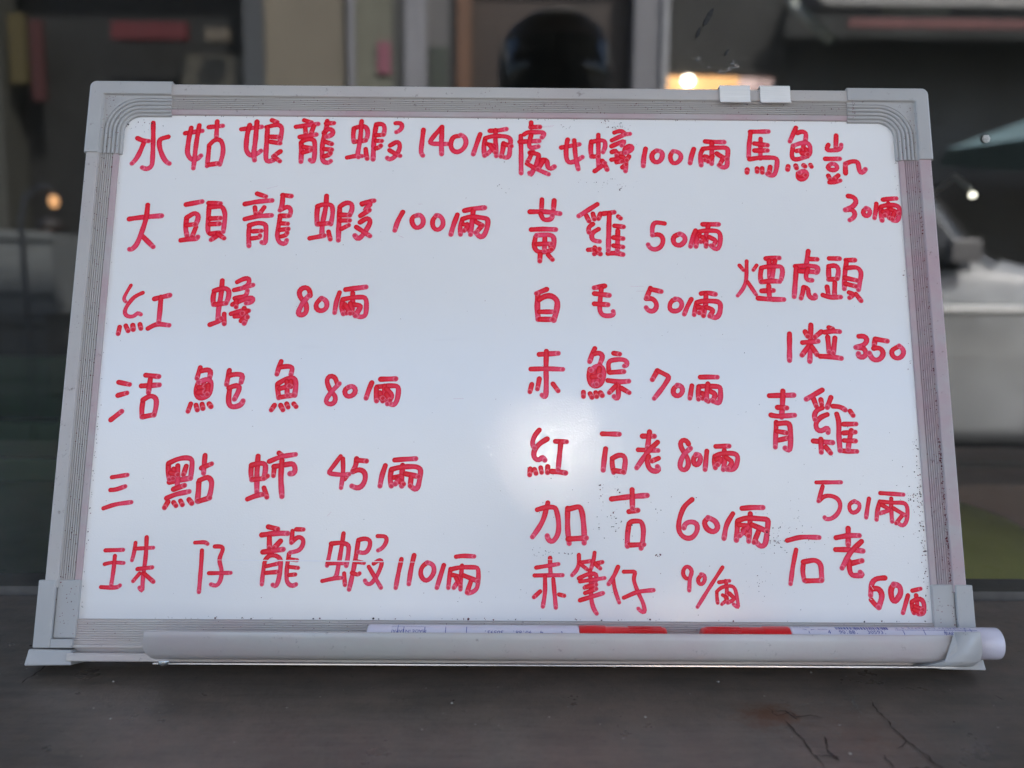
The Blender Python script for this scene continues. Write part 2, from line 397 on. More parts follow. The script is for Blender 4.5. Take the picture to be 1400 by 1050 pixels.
# ------------------------------------------------------------------ handwriting
INK=[
('top left line reading a lobster name and 140',[
'30:-2540,3429 -2530,3290 -2524,3147 -2526,3103 -2547,3083 -2570,3080 -2592,3091|30:-2643,3312 -2610,3295 -2563,3290|30:-2592,3287 -2623,3190 -2645,3146 -2666,3121|30:-2426,3324 -2472,3310 -2487,3296 -2482,3246 -2451,3169 -2422,3131 -2404,3122',
'30:-2307,3352 -2189,3371|30:-2268,3393 -2278,3320 -2283,3237 -2280,3193 -2260,3160 -2233,3149 -2203,3163 -2186,3183|30:-2212,3413 -2224,3282 -2229,3160 -2232,3089|30:-2144,3400 -2046,3411|30:-2087,3445 -2086,3367 -2085,3322|30:-2132,3255 -2133,3194 -2137,3106|30:-2132,3263 -2094,3305 -2057,3306 -2034,3256 -2032,3195 -2048,3118|30:-2133,3115 -2059,3126',
'30:-1912,3386 -1768,3406|30:-1854,3419 -1868,3341 -1869,3230 -1849,3197 -1823,3186 -1783,3206 -1765,3223|30:-1804,3445 -1807,3314 -1813,3203 -1805,3153|30:-1698,3457 -1661,3443|30:-1734,3404 -1654,3424 -1625,3405 -1627,3343 -1637,3282|30:-1726,3404 -1726,3165 -1707,3143 -1671,3155|30:-1704,3331 -1639,3329|30:-1702,3293 -1631,3282|30:-1626,3221 -1668,3188|30:-1673,3182 -1627,3147',
'30:-1469,3459 -1416,3443|30:-1524,3408 -1369,3432|30:-1459,3406 -1453,3351|30:-1397,3418 -1417,3356|30:-1494,3331 -1378,3351|30:-1482,3289 -1478,3223 -1477,3145|30:-1477,3297 -1426,3317 -1389,3312 -1383,3235 -1387,3152 -1397,3141 -1413,3157|30:-1464,3256 -1407,3245|30:-1468,3212 -1407,3234|30:-1305,3455 -1308,3402 -1319,3369|30:-1312,3436 -1257,3439|30:-1324,3363 -1294,3397 -1257,3386 -1261,3352 -1302,3335|30:-1319,3357 -1331,3279 -1329,3180 -1315,3142 -1283,3136 -1268,3150|30:-1311,3296 -1266,3280|30:-1316,3241 -1264,3236|30:-1316,3186 -1286,3194 -1271,3211',
'30:-1060,3455 -1065,3321 -1079,3204 -1073,3182|30:-1112,3401 -1116,3348 -1111,3304|30:-1112,3401 -1071,3416 -1030,3416 -1013,3383 -1016,3332 -1026,3316|30:-1109,3298 -1026,3310|30:-1153,3179 -1084,3193 -1048,3191|30:-1024,3244 -1020,3210 -1011,3172|30:-955,3428 -967,3322 -969,3167|30:-955,3433 -911,3437 -894,3412 -900,3356|30:-955,3350 -903,3353|30:-953,3308 -912,3307|30:-951,3250 -931,3256 -918,3270|30:-817,3443 -781,3449 -767,3419 -789,3385 -810,3375|30:-851,3273 -798,3307 -781,3279 -790,3229 -825,3179 -856,3165 -869,3179|30:-855,3237 -816,3212 -779,3195',
'30:-618,3395 -630,3258 -632,3220 -618,3199',
'30:-488,3416 -534,3359 -572,3303 -558,3290 -439,3288|30:-486,3418 -488,3299 -485,3211',
'30:-365,3350 -403,3344 -423,3288 -407,3238 -375,3225 -334,3250 -312,3300 -325,3345 -352,3358',
'30:-214,3365 -241,3279 -261,3212',
'30:-146,3391 -86,3394 -27,3406|30:-105,3397 -104,3302 -98,3247 -98,3200|30:-177,3332 -187,3274 -181,3202|30:-177,3335 -117,3352 -24,3348 3,3331 0,3276 -7,3198 -28,3187 -43,3192|30:-164,3291 -106,3275 -163,3213|30:-148,3285 -103,3225|30:-47,3297 -51,3247 -64,3197|30:-44,3292 8,3276',
]),
('crowded top middle line reading a crab name and 100',[
'30:149,3458 149,3416|30:146,3422 211,3424|30:99,3365 117,3380 169,3383 237,3382 242,3367 226,3344|30:75,3354 78,3249 79,3072|30:68,3309 128,3313 206,3317|30:149,3360 138,3316 135,3271 154,3263 200,3275|30:141,3227 164,3233|30:154,3227 136,3177 125,3161|30:154,3224 208,3217 185,3139 159,3084 144,3051 138,3075|30:120,3144 185,3106 273,3066|30:221,3172 252,3178 268,3151 263,3118 288,3104 314,3124|30:237,3173 213,3128 198,3101',
'30:362,3268 492,3294|30:409,3329 398,3263 400,3185 413,3152 460,3164 512,3197|30:456,3324 465,3197 483,3106',
'30:628,3368 627,3254 626,3154 625,3132|30:578,3317 572,3259 577,3203|30:578,3312 628,3326 674,3326 677,3282 660,3237|30:577,3203 626,3204|30:599,3093 641,3124 672,3155|30:654,3171 672,3144 687,3105|30:743,3386 780,3400 806,3395 819,3372 853,3378|30:724,3327 769,3350 819,3372|30:721,3282 768,3305 820,3328 794,3289|30:723,3238 757,3255 756,3211|30:761,3222 803,3233|30:719,3180 766,3189 803,3200|30:755,3161 792,3167|30:816,3233 809,3255 835,3283 867,3289 871,3262 845,3245 819,3233|30:787,3205 818,3195 823,3145 817,3095|30:796,3123 823,3145|30:844,3206 828,3178',
'30:963,3265 948,3190 944,3135',
'30:1043,3252 1011,3235 1005,3191 1025,3158 1062,3169 1084,3214 1079,3247 1048,3252',
'30:1157,3248 1136,3214 1145,3165 1170,3154 1208,3182 1214,3226 1183,3248 1157,3248',
'30:1306,3266 1286,3205 1277,3160',
'30:1389,3325 1452,3321 1525,3321|30:1436,3317 1433,3228 1430,3156|30:1371,3266 1352,3227 1355,3144|30:1372,3269 1419,3275 1534,3279 1549,3263 1543,3196 1539,3141 1518,3127 1492,3135 1482,3146|30:1385,3211 1416,3206 1384,3183|30:1437,3212 1405,3173|30:1469,3234 1505,3207 1541,3193|30:1515,3201 1487,3151',
]),
('first right line reading a fish name above the price 30',[
'30:1713,3401 1844,3405|30:1716,3398 1701,3292 1695,3208|30:1786,3348 1778,3198|30:1741,3312 1832,3300|30:1739,3259 1830,3260|30:1699,3192 1770,3204 1880,3205 1897,3188 1886,3111 1868,3072 1842,3072 1822,3083|30:1681,3114 1678,3092|30:1751,3123 1750,3099|30:1787,3124 1787,3093|30:1844,3135 1835,3091',
'30:2042,3435 2019,3384 1995,3331|30:2051,3396 2088,3410 2116,3396 2106,3340|30:2017,3300 2003,3234 2009,3195 2041,3195 2094,3212 2131,3235 2137,3301 2115,3324 2068,3318 2020,3300|30:2092,3323 2083,3212|30:2039,3259 2070,3267|30:2107,3273 2115,3218|30:2074,3245 2116,3235|30:1973,3142 1968,3117|30:2027,3148 2032,3129|30:2083,3151 2093,3143|30:2132,3154 2139,3141|30:2040,3090 2034,3057 2059,3041 2096,3058 2108,3091 2088,3113 2051,3096|30:2050,3074 2092,3077',
'30:2328,3379 2319,3281|30:2268,3308 2254,3280 2258,3264 2337,3270 2356,3284 2360,3309|30:2239,3201 2343,3202|30:2284,3164 2254,3147 2255,3125 2286,3115 2318,3120 2324,3148 2299,3164 2284,3164|30:2255,3073 2266,3043|30:2325,3076 2293,3049|30:2260,3024 2302,3027 2336,3038|30:2378,3093 2380,3165|30:2383,3165 2431,3185 2472,3180 2475,3138 2482,3094 2504,3100 2521,3125',
]),
('second left line reading a lobster name and 100',[
'30:-2652,2708 -2561,2722 -2428,2734|30:-2531,2812 -2535,2712 -2564,2588 -2591,2513 -2621,2485 -2631,2488|30:-2551,2585 -2470,2507',
'30:-2264,2818 -2154,2841|30:-2253,2715 -2255,2646 -2242,2591|30:-2254,2721 -2198,2760 -2170,2736 -2185,2674|30:-2253,2666 -2192,2674|30:-2184,2653 -2205,2584|30:-2281,2556 -2217,2567 -2171,2567 -2166,2581|30:-2107,2830 -2025,2827|30:-2102,2806 -2102,2695 -2096,2613 -2069,2599 -2024,2610|30:-2099,2799 -2011,2807 -1987,2745 -1992,2620|30:-2090,2716 -2018,2720|30:-2087,2675 -2022,2679|30:-2083,2606 -2018,2613|30:-2017,2600 -2073,2561|30:-2031,2606 -1983,2573',
'30:-1773,2903 -1710,2882|30:-1854,2825 -1760,2844 -1665,2853|30:-1783,2802 -1775,2753|30:-1718,2802 -1749,2754|30:-1848,2715 -1761,2736 -1663,2744|30:-1813,2670 -1815,2595 -1808,2519|30:-1816,2670 -1751,2688 -1699,2678 -1694,2596 -1697,2534 -1721,2547|30:-1787,2626 -1729,2630|30:-1791,2574 -1732,2582 -1736,2595|30:-1595,2894 -1532,2887|30:-1592,2894 -1594,2817 -1606,2782|30:-1606,2782 -1574,2804 -1541,2811 -1527,2776 -1538,2742|30:-1604,2741 -1545,2741|30:-1603,2734 -1612,2651 -1615,2583 -1593,2542 -1554,2535 -1549,2563|30:-1594,2686 -1548,2683|30:-1598,2638 -1543,2645|30:-1589,2590 -1557,2597 -1548,2617',
'30:-1286,2890 -1288,2806 -1306,2681 -1306,2599|30:-1344,2813 -1348,2750 -1342,2681|30:-1348,2813 -1299,2830 -1246,2824 -1237,2772 -1247,2682|30:-1339,2681 -1260,2689|30:-1390,2578 -1289,2599|30:-1261,2627 -1246,2572|30:-1190,2807 -1191,2669 -1190,2566|30:-1187,2814 -1148,2842 -1105,2836 -1103,2787 -1118,2752|30:-1187,2752 -1118,2749|30:-1182,2710 -1117,2711|30:-1173,2648 -1122,2676|30:-1033,2829 -990,2851 -951,2858|30:-1036,2836 -984,2851 -973,2830 -1021,2788 -992,2788|30:-1043,2746 -982,2788|30:-1044,2698 -993,2733 -973,2712 -984,2670 -1034,2588 -1059,2574 -1077,2601|30:-1069,2663 -972,2598',
'30:-748,2776 -782,2707 -800,2641',
'30:-639,2753 -678,2742 -683,2701 -656,2656 -611,2674 -602,2722 -626,2760 -649,2753',
'30:-514,2751 -539,2716 -532,2661 -502,2640 -466,2675 -467,2723 -494,2754 -514,2754',
'30:-366,2759 -394,2676 -409,2614',
'30:-317,2790 -251,2805 -176,2813|30:-255,2794 -263,2711 -272,2615|30:-329,2725 -345,2676 -342,2614|30:-329,2728 -270,2746 -152,2733 -154,2678 -177,2609 -203,2591 -236,2629|30:-322,2690 -283,2677 -318,2642|30:-296,2690 -275,2635|30:-240,2711 -191,2684|30:-191,2684 -229,2636',
]),
('third left line reading a red crab name and 80',[
'20:-2601,2230 -2629,2172 -2644,2129 -2627,2112|25:-2516,2177 -2572,2146 -2618,2079 -2630,2033 -2606,2006 -2555,2013 -2544,2040 -2517,2023|30:-2654,1933 -2660,1887|30:-2613,1943 -2594,1907|30:-2566,1947 -2560,1917|30:-2518,1954 -2509,1924|30:-2433,2134 -2329,2161|30:-2389,2148 -2389,2061 -2391,1968|30:-2461,1925 -2403,1955 -2319,1949',
'30:-1977,2267 -1979,2169 -1989,2062 -1989,1991|30:-2027,2186 -2033,2142 -2026,2097|30:-2028,2195 -1965,2214 -1930,2205 -1926,2151 -1941,2107|30:-2022,2097 -1941,2107|30:-2042,1955 -1976,1982 -1968,2000|30:-1949,2031 -1944,1961|30:-1873,2259 -1831,2282 -1792,2287 -1794,2242 -1836,2215|30:-1891,2201 -1836,2215 -1764,2238|30:-1883,2143 -1807,2161 -1800,2197|30:-1897,2098 -1839,2125 -1780,2148 -1754,2144 -1761,2117 -1803,2108|30:-1873,2125 -1870,2081|30:-1902,2032 -1835,2054 -1783,2055|30:-1875,2014 -1798,2019|30:-1814,2072 -1798,2010 -1808,1966|30:-1830,1984 -1789,2010|30:-1792,2055 -1825,2037',
'30:-1368,2165 -1374,2209 -1405,2227 -1443,2200 -1436,2155 -1391,2102 -1392,2040 -1430,2026 -1448,2040 -1417,2111 -1377,2165',
'30:-1290,2148 -1323,2112 -1325,2076 -1294,2054 -1252,2077 -1255,2130 -1286,2148',
'30:-1167,2189 -1186,2122 -1195,2046',
'30:-1125,2211 -987,2230|30:-1076,2185 -1072,2078|30:-1143,2135 -1150,2086 -1135,2038|30:-1143,2140 -1075,2154 -989,2159 -979,2123 -984,2026 -1018,2016 -1044,2025|30:-1133,2086 -1089,2078 -1114,2042|30:-1065,2105 -1013,2096 -1053,2025|30:-1091,2113 -1071,2043|30:-1125,2104 -1088,2042',
]),
('fourth left line reading an abalone name and 80',[
'30:-2628,1551 -2554,1536|30:-2627,1461 -2568,1478|30:-2660,1295 -2592,1353|30:-2451,1601 -2362,1592|30:-2474,1527 -2421,1530 -2355,1535|30:-2418,1572 -2423,1482|30:-2456,1418 -2459,1373 -2454,1316|30:-2457,1431 -2409,1460 -2370,1444 -2365,1386 -2374,1329|30:-2451,1316 -2374,1332',
'30:-2087,1656 -2104,1581|30:-2076,1633 -2039,1643 -2013,1634 -2019,1588|30:-2093,1555 -2103,1510 -2100,1465 -2076,1443 -2021,1466 -2005,1517 -2015,1569 -2047,1575 -2090,1555|30:-2055,1556 -2059,1472|30:-2087,1517 -2044,1530|30:-2092,1484 -2041,1491|30:-2025,1536 -2028,1472|30:-2134,1407 -2149,1356|30:-2098,1398 -2087,1366|30:-2058,1405 -2050,1376|30:-2011,1408 -1997,1389|30:-1889,1638 -1896,1589 -1902,1541|30:-1890,1602 -1847,1612 -1796,1609 -1805,1557|30:-1879,1518 -1883,1435 -1871,1396 -1846,1387 -1796,1403 -1785,1429|30:-1885,1518 -1854,1531 -1817,1538 -1815,1506 -1843,1441',
'30:-1543,1702 -1557,1656 -1567,1614|30:-1545,1663 -1494,1670 -1462,1664 -1472,1612|30:-1558,1546 -1555,1501 -1546,1453|30:-1555,1549 -1508,1579 -1452,1592 -1435,1560 -1440,1470|30:-1540,1456 -1452,1470|30:-1498,1566 -1490,1469|30:-1470,1566 -1468,1528|30:-1543,1514 -1481,1534|30:-1572,1402 -1592,1369|30:-1531,1402 -1514,1370|30:-1491,1412 -1480,1389|30:-1443,1412 -1427,1393',
'30:-1159,1556 -1177,1601 -1215,1607 -1229,1574 -1205,1510 -1164,1459 -1175,1414 -1213,1410 -1230,1433 -1197,1491 -1143,1552',
'30:-1072,1530 -1103,1517 -1105,1479 -1076,1460 -1033,1486 -1034,1524 -1060,1537 -1079,1530',
'30:-924,1560 -942,1512 -959,1454',
'30:-865,1584 -763,1588|30:-891,1525 -893,1480 -888,1435|30:-888,1532 -813,1539 -755,1539 -742,1520 -750,1443 -771,1404 -796,1417|30:-838,1538 -835,1442|30:-868,1493 -847,1435|30:-880,1461 -848,1455|30:-825,1519 -779,1474 -815,1416|30:-823,1481 -797,1442',
]),
('fifth left line reading a fish name and 45',[
'25:-2620,912 -2519,928|25:-2622,828 -2591,830 -2528,852|25:-2658,708 -2580,734 -2479,749',
'30:-2254,1000 -2250,944 -2240,900|30:-2254,1006 -2194,1035 -2139,1044 -2100,1032 -2098,957 -2101,907|30:-2239,882 -2101,910|30:-2191,991 -2184,894 -2187,845|30:-2217,969 -2216,907|30:-2237,944 -2187,932|30:-2135,988 -2149,932|30:-2208,835 -2138,861|30:-2250,776 -2190,802 -2104,821|30:-2239,752 -2258,715|30:-2201,749 -2184,728|30:-2156,759 -2142,734|30:-2101,768 -2081,744|30:-2015,1061 -2017,989 -2017,942|30:-2034,976 -1968,1005|30:-2044,883 -2043,821 -2045,759|30:-2041,895 -1987,920 -1960,890 -1962,821 -1972,778|30:-2041,756 -1966,781',
'30:-1663,1057 -1664,947 -1658,823|30:-1704,997 -1704,935 -1696,904|30:-1704,997 -1655,1010 -1611,1010 -1609,960 -1618,910|30:-1696,901 -1618,910|30:-1618,910 -1594,926|30:-1716,774 -1656,799 -1619,805|30:-1612,848 -1590,787|30:-1525,1080 -1505,1064|30:-1587,1023 -1508,1055 -1415,1071|30:-1551,989 -1554,929|30:-1554,989 -1480,1002 -1424,1011 -1410,968 -1421,943 -1446,943|30:-1503,1030 -1504,917 -1491,793',
'27:-1115,1060 -1156,1001 -1195,947 -1110,938 -1054,942|27:-1099,1045 -1095,951 -1104,852|25:-1084,908 -1066,933',
'30:-1008,1045 -1013,995 -1030,964|30:-1008,1036 -942,1030|30:-1030,958 -987,974 -949,952 -947,902 -970,859 -1001,849 -1033,864',
'30:-816,1000 -836,934 -847,866',
'30:-755,1038 -683,1044 -614,1048|30:-701,1003 -705,929 -703,866|30:-775,972 -782,916 -772,866|30:-775,975 -713,991 -613,995 -581,979 -586,911 -597,855 -615,842 -647,867|30:-754,922 -692,935 -747,879|30:-736,916 -691,879|30:-680,947 -593,929|30:-642,929 -647,867',
]),
('bottom left line reading a lobster name and 110',[
'22:-2622,436 -2507,440|22:-2620,348 -2571,359 -2496,356|24:-2557,401 -2559,303 -2566,212|23:-2630,202 -2565,199 -2522,202 -2509,213|23:-2430,486 -2434,423 -2444,374|23:-2429,448 -2312,455|24:-2360,522 -2357,402 -2364,262 -2361,172 -2381,200|23:-2404,318 -2309,329|23:-2388,290 -2426,241|25:-2359,290 -2295,238',
'23:-2042,489 -1975,492 -1960,481|25:-1994,439 -1993,334 -1996,174|24:-1912,465 -1866,465 -1857,447 -1878,384 -1869,349 -1855,300 -1865,237 -1885,209 -1921,223|23:-1940,294 -1798,297',
'30:-1570,594 -1508,580|30:-1610,541 -1517,552 -1442,552|30:-1559,523 -1555,456|30:-1486,502 -1526,456|30:-1597,431 -1465,449|25:-1579,378 -1560,407 -1517,410 -1480,386 -1479,295 -1493,225 -1506,211 -1521,222|25:-1582,364 -1589,294 -1592,225|24:-1570,340 -1493,358|24:-1568,298 -1490,305|25:-1410,567 -1414,492|25:-1410,496 -1373,531 -1336,514 -1341,471 -1361,443 -1418,429|24:-1386,579 -1339,578|25:-1425,422 -1435,337 -1430,239 -1393,215 -1372,226|24:-1423,386 -1372,380|24:-1420,337 -1363,331|24:-1418,285 -1379,289',
'25:-1076,554 -1086,459 -1111,283 -1125,269|25:-1152,490 -1163,416 -1175,346|25:-1155,487 -1084,494 -1037,480 -1041,410 -1050,346|23:-1172,360 -1058,364|23:-1202,248 -1125,265 -1075,269|25:-1062,297 -1054,224|26:-977,509 -991,396 -1011,270 -1026,196|25:-977,512 -934,523 -898,513 -904,460 -931,428 -974,435|24:-994,375 -936,365|25:-1012,301 -969,287 -962,298|25:-852,538 -798,538 -790,510 -818,460 -846,446|25:-872,361 -830,390 -818,369 -841,298 -889,228 -917,235 -925,253|25:-903,340 -820,208',
'26:-692,390 -712,285 -724,208',
'26:-610,416 -628,328 -640,233',
'26:-522,370 -557,342 -566,293 -540,255 -512,258 -477,307 -485,356 -522,370',
'26:-415,353 -441,266 -457,210',
'25:-336,408 -293,414 -218,411|25:-296,351 -302,273 -304,200|25:-371,329 -377,273 -383,210|25:-370,326 -306,340 -192,341 -188,288 -197,204 -226,183 -254,176|24:-356,291 -305,280 -347,210|24:-334,273 -304,218|26:-284,288 -191,253|26:-234,260 -261,180',
]),
('second middle line reading a fish name and 50',[
'30:226,2878 222,2794|30:312,2871 306,2798|30:141,2786 247,2787 352,2774|30:217,2773 234,2725 293,2732 299,2760|30:151,2655 234,2659 322,2657|30:181,2600 171,2532 188,2498 233,2491 299,2512 309,2601 279,2618 188,2614|30:247,2615 243,2498|30:188,2549 292,2553|30:286,2539 292,2512|30:214,2477 211,2426|30:269,2471 299,2437',
'30:614,2846 484,2758|30:537,2762 556,2721|30:583,2776 593,2735|30:636,2777 622,2739|30:656,2777 732,2788|30:582,2700 549,2672 555,2638|30:621,2663 575,2631 575,2590 594,2576 627,2573|30:548,2511 587,2515|30:594,2528 606,2501 590,2481|30:606,2501 632,2481|30:613,2508 626,2518|30:699,2777 694,2674 688,2509|30:685,2485 737,2489 789,2479|30:761,2757 777,2743|30:734,2688 796,2681|30:756,2653 751,2509|30:726,2602 791,2595|30:725,2543 790,2533',
'30:1084,2708 1015,2714 998,2676 997,2621|30:997,2621 1046,2628 1072,2594 1057,2539 1011,2515 975,2532 966,2552',
'30:1191,2633 1144,2609 1146,2561 1189,2547 1229,2589 1217,2623 1188,2633',
'30:1300,2658 1275,2596 1261,2541',
'30:1351,2704 1463,2705|30:1394,2700 1376,2645 1369,2542|30:1329,2645 1308,2596 1300,2541|30:1330,2652 1376,2659 1461,2653 1473,2618 1464,2543 1443,2515 1405,2549|30:1329,2617 1374,2597 1334,2576|30:1348,2610 1373,2556|30:1394,2611 1446,2584 1418,2549',
]),
('third middle line reading a fish name and 50',[
'30:259,2224 188,2193|34:198,2190 194,2096 200,2010|34:207,2150 246,2174 292,2177 330,2144 327,2077 307,2004|30:207,2063 314,2064|34:214,2010 298,2010',
'30:659,2251 587,2237|30:636,2234 625,2133 624,2073 647,2040 705,2040 721,2050 715,2070|30:587,2196 690,2184|30:586,2123 680,2117',
'30:975,2237 948,2169|30:978,2230 1049,2214|30:944,2162 990,2163 1018,2116 994,2073 955,2079 943,2099',
'30:1152,2161 1119,2150 1102,2103 1117,2077 1169,2081 1193,2124 1178,2158 1145,2164',
'30:1256,2162 1228,2111 1204,2054',
'30:1325,2202 1361,2209 1423,2198|30:1358,2199 1352,2119 1336,2045|30:1291,2138 1280,2091 1272,2051|30:1294,2138 1340,2149 1437,2146 1456,2126 1447,2059 1420,2026 1388,2039|30:1299,2105 1345,2099 1308,2065|30:1318,2085 1336,2045|30:1358,2105 1409,2086 1378,2042',
]),
('fourth middle line reading a fish name and 70',[
'30:207,1764 336,1773|30:256,1786 253,1668 255,1571 252,1474 239,1471 227,1483|30:150,1662 259,1665 367,1662|30:157,1557 144,1505|30:208,1596 195,1525|30:300,1561 335,1513',
'30:586,1808 573,1782 550,1716|30:579,1769 618,1779 640,1756 620,1703|30:552,1664 545,1605 558,1557 596,1547 628,1567 645,1632 629,1684 597,1687 559,1657|30:578,1671 577,1554|30:616,1671 596,1560|30:565,1612 622,1619|30:506,1505 506,1476|30:551,1495 563,1470|30:589,1502 595,1476|30:621,1502 633,1483|30:714,1776 755,1770|30:680,1645 678,1710 700,1727 777,1734 806,1718 802,1692 786,1688|30:686,1642 782,1649|30:673,1587 749,1578 813,1583|30:743,1568 741,1471 728,1461 713,1477|30:723,1548 681,1503|30:761,1536 815,1504',
'30:1010,1657 974,1595|30:1017,1654 1092,1616 1046,1544 984,1466',
'30:1148,1558 1116,1538 1112,1493 1146,1480 1179,1513 1174,1551 1142,1558',
'30:1241,1555 1225,1468',
'30:1300,1614 1361,1616 1415,1615|30:1350,1569 1341,1507 1336,1456|30:1288,1546 1281,1507 1283,1462|30:1288,1549 1340,1553 1435,1550 1433,1482 1425,1437 1406,1437 1375,1456|30:1300,1507 1338,1501 1311,1468|30:1312,1501 1349,1449|30:1358,1520 1402,1501 1381,1450',
]),
('fifth middle line reading a red fish name and 80',[
'30:208,1246 176,1207 160,1150 176,1125|30:261,1186 214,1157 176,1112 170,1068 189,1040 220,1050 226,1069 245,1044|30:148,984 144,946|30:176,981 186,956|30:217,993 223,962|30:264,1000 263,962|30:315,1170 390,1168|30:352,1164 343,1082 333,982|30:289,969 339,966 383,959',
'30:630,1223 744,1221|30:651,1122 641,1053 633,980|30:694,1059 693,1022 702,965|30:697,1059 735,1081 773,1079 782,1047 771,966|30:702,978 765,969',
'30:899,1209 978,1209|30:947,1238 940,1187 932,1130|30:869,1117 1001,1113|30:999,1168 935,1105 857,997|30:1003,1061 958,1042|30:937,1073 927,1036 945,986 982,973 1007,983 995,1005',
'30:1207,1157 1195,1182 1163,1185 1150,1157 1168,1113 1198,1062 1202,1012 1176,978 1145,993 1147,1031 1173,1087 1219,1129',
'30:1261,1088 1235,1063 1240,1019 1265,1019 1286,1057 1280,1088 1255,1088',
'30:1328,1111 1320,1051 1312,988',
'30:1389,1143 1478,1146|30:1445,1114 1446,1051 1434,989|30:1381,1076 1376,1038 1381,1001|30:1381,1076 1425,1095 1513,1096 1535,1077 1526,1027 1503,989 1459,989|30:1392,1057 1430,1064 1397,1020|30:1456,1070 1499,1039 1465,992',
]),
('sixth middle line reading a fish name and 60',[
'30:264,761 235,654 199,589 163,539|30:195,716 257,733 315,733 333,654 333,568 307,519 286,504 264,525 260,547|30:395,726 394,597 404,498|30:395,719 475,741 492,691 502,584 502,502|30:397,526 516,534',
'30:686,789 802,804 922,814|30:823,851 823,729|30:800,707 859,716|30:799,628 787,550 786,482|30:799,628 814,643 879,647 893,600 887,515 875,469|30:797,489 894,494',
'30:1220,789 1164,738 1129,645 1130,573 1166,538 1209,538 1246,581 1248,631 1212,645 1168,630 1160,602',
'30:1321,667 1292,645 1312,596 1355,574 1384,603 1371,646 1322,671',
'30:1486,697 1443,625 1422,536',
'30:1549,733 1622,739 1687,739|30:1602,698 1594,604 1584,519|30:1516,647 1510,582 1503,525|30:1517,650 1575,669 1720,662 1710,591 1691,498 1662,484 1634,512|30:1523,625 1595,619 1527,554|30:1550,590 1585,554|30:1610,626 1709,584|30:1651,583 1619,512',
]),
('bottom middle line reading a fish name and 90',[
'24:278,404 279,353 282,293|24:187,341 333,365|24:177,291 360,294|24:245,286 245,187 231,94|25:299,267 306,187 315,88|23:214,190 173,153|23:336,171 370,163',
'23:467,425 467,374 456,334 422,294|23:470,374 545,385|23:473,368 521,331|23:570,439 562,388 545,335|23:566,368 620,379|23:572,368 606,338|25:538,321 544,221 546,135 563,76 579,53|24:466,274 524,301 582,305 571,242 510,221|23:473,254 633,277|24:503,215 578,235|24:506,181 578,208|24:472,135 621,181',
'24:722,349 694,289 659,239|24:687,282 700,202 726,123|24:759,318 838,320 823,270 849,190 882,117 894,58 867,65 850,84|24:757,153 849,190 951,202',
'24:1186,278 1164,273 1143,310 1161,353 1188,353 1209,321 1191,289 1183,201',
'22:1268,300 1240,278 1245,246 1266,236 1289,268 1285,300 1263,305',
'22:1406,350 1320,226 1234,97',
'21:1379,254 1447,264|22:1423,263 1429,226 1427,163|22:1363,194 1362,162 1366,123|22:1363,194 1391,221 1462,232 1483,211 1497,131 1500,89 1469,115|21:1400,173 1438,152 1393,115|21:1416,162 1431,131|23:1444,184 1481,147 1431,125',
]),
('small price 30 under the right top line',[
'30:2386,2923 2424,2919 2442,2887 2420,2849 2360,2821|30:2360,2818 2413,2821 2429,2789 2414,2761 2387,2745',
'30:2511,2831 2484,2817 2486,2785 2512,2771 2535,2795 2529,2827 2507,2834',
'30:2582,2867 2575,2818 2562,2762',
'30:2631,2898 2676,2905 2725,2908|30:2667,2870 2669,2814 2666,2763|30:2614,2842 2609,2800 2614,2744|30:2614,2846 2655,2858 2717,2857 2742,2843 2739,2792 2721,2736 2691,2745|30:2625,2809 2670,2819 2636,2781|30:2650,2791 2674,2759|30:2679,2828 2739,2796|30:2704,2801 2687,2754',
]),
('second right line reading a three character fish name',[
'23:1597,2407 1624,2373|24:1649,2438 1640,2306 1615,2238 1577,2189|23:1717,2408 1693,2374|24:1650,2287 1704,2198|30:1784,2458 1876,2463|30:1806,2443 1804,2322|30:1846,2443 1818,2307|30:1748,2382 1739,2329 1744,2288|30:1749,2390 1796,2401 1891,2402 1896,2361 1883,2308|30:1748,2288 1813,2296 1871,2293|30:1745,2224 1825,2228|30:1794,2262 1797,2165|30:1717,2172 1800,2165 1894,2164',
'30:2082,2514 2072,2460 2062,2407|30:2083,2457 2141,2455|30:1986,2403 2073,2407 2146,2400 2140,2370 2129,2359|30:1992,2392 1980,2286 1967,2185|30:2013,2369 2136,2363|30:2072,2385 2055,2332 2060,2302 2097,2303|30:2036,2253 2027,2211 2014,2174|30:2043,2253 2072,2245 2066,2197 2090,2171 2126,2179 2113,2197',
'30:2226,2463 2298,2462|30:2219,2405 2215,2341 2217,2310|30:2219,2405 2270,2413 2287,2386 2275,2318|30:2213,2310 2272,2315|30:2199,2258 2206,2190|30:2255,2288 2246,2191|30:2167,2198 2213,2183 2289,2185|30:2342,2451 2404,2452|30:2345,2440 2328,2349 2318,2244|30:2342,2394 2415,2399 2442,2365 2430,2297 2416,2237|30:2327,2323 2409,2305|30:2328,2281 2399,2263|30:2349,2218 2388,2207 2350,2180|30:2396,2207 2429,2159',
]),
('third right line reading one piece for 350',[
'30:1922,1921 1913,1735',
'30:2072,1985 2061,1838 2051,1729|30:2030,1937 2046,1904|30:2142,1938 2096,1901|30:2008,1860 2116,1871|30:2050,1838 2000,1772|30:2071,1831 2104,1776|30:2194,1968 2222,1957|30:2163,1934 2228,1942 2267,1939|30:2183,1901 2187,1795|30:2232,1894 2215,1788|30:2125,1765 2203,1762 2267,1752',
'30:2398,1907 2434,1911 2454,1885 2430,1848 2372,1829|30:2372,1829 2429,1826 2440,1782 2417,1757 2382,1767 2387,1786',
'30:2508,1889 2498,1841|30:2508,1889 2590,1875|30:2493,1823 2536,1827 2559,1791 2531,1747 2495,1739 2468,1768 2462,1790',
'30:2659,1835 2614,1806 2625,1762 2668,1755 2699,1792 2694,1821 2670,1843',
]),
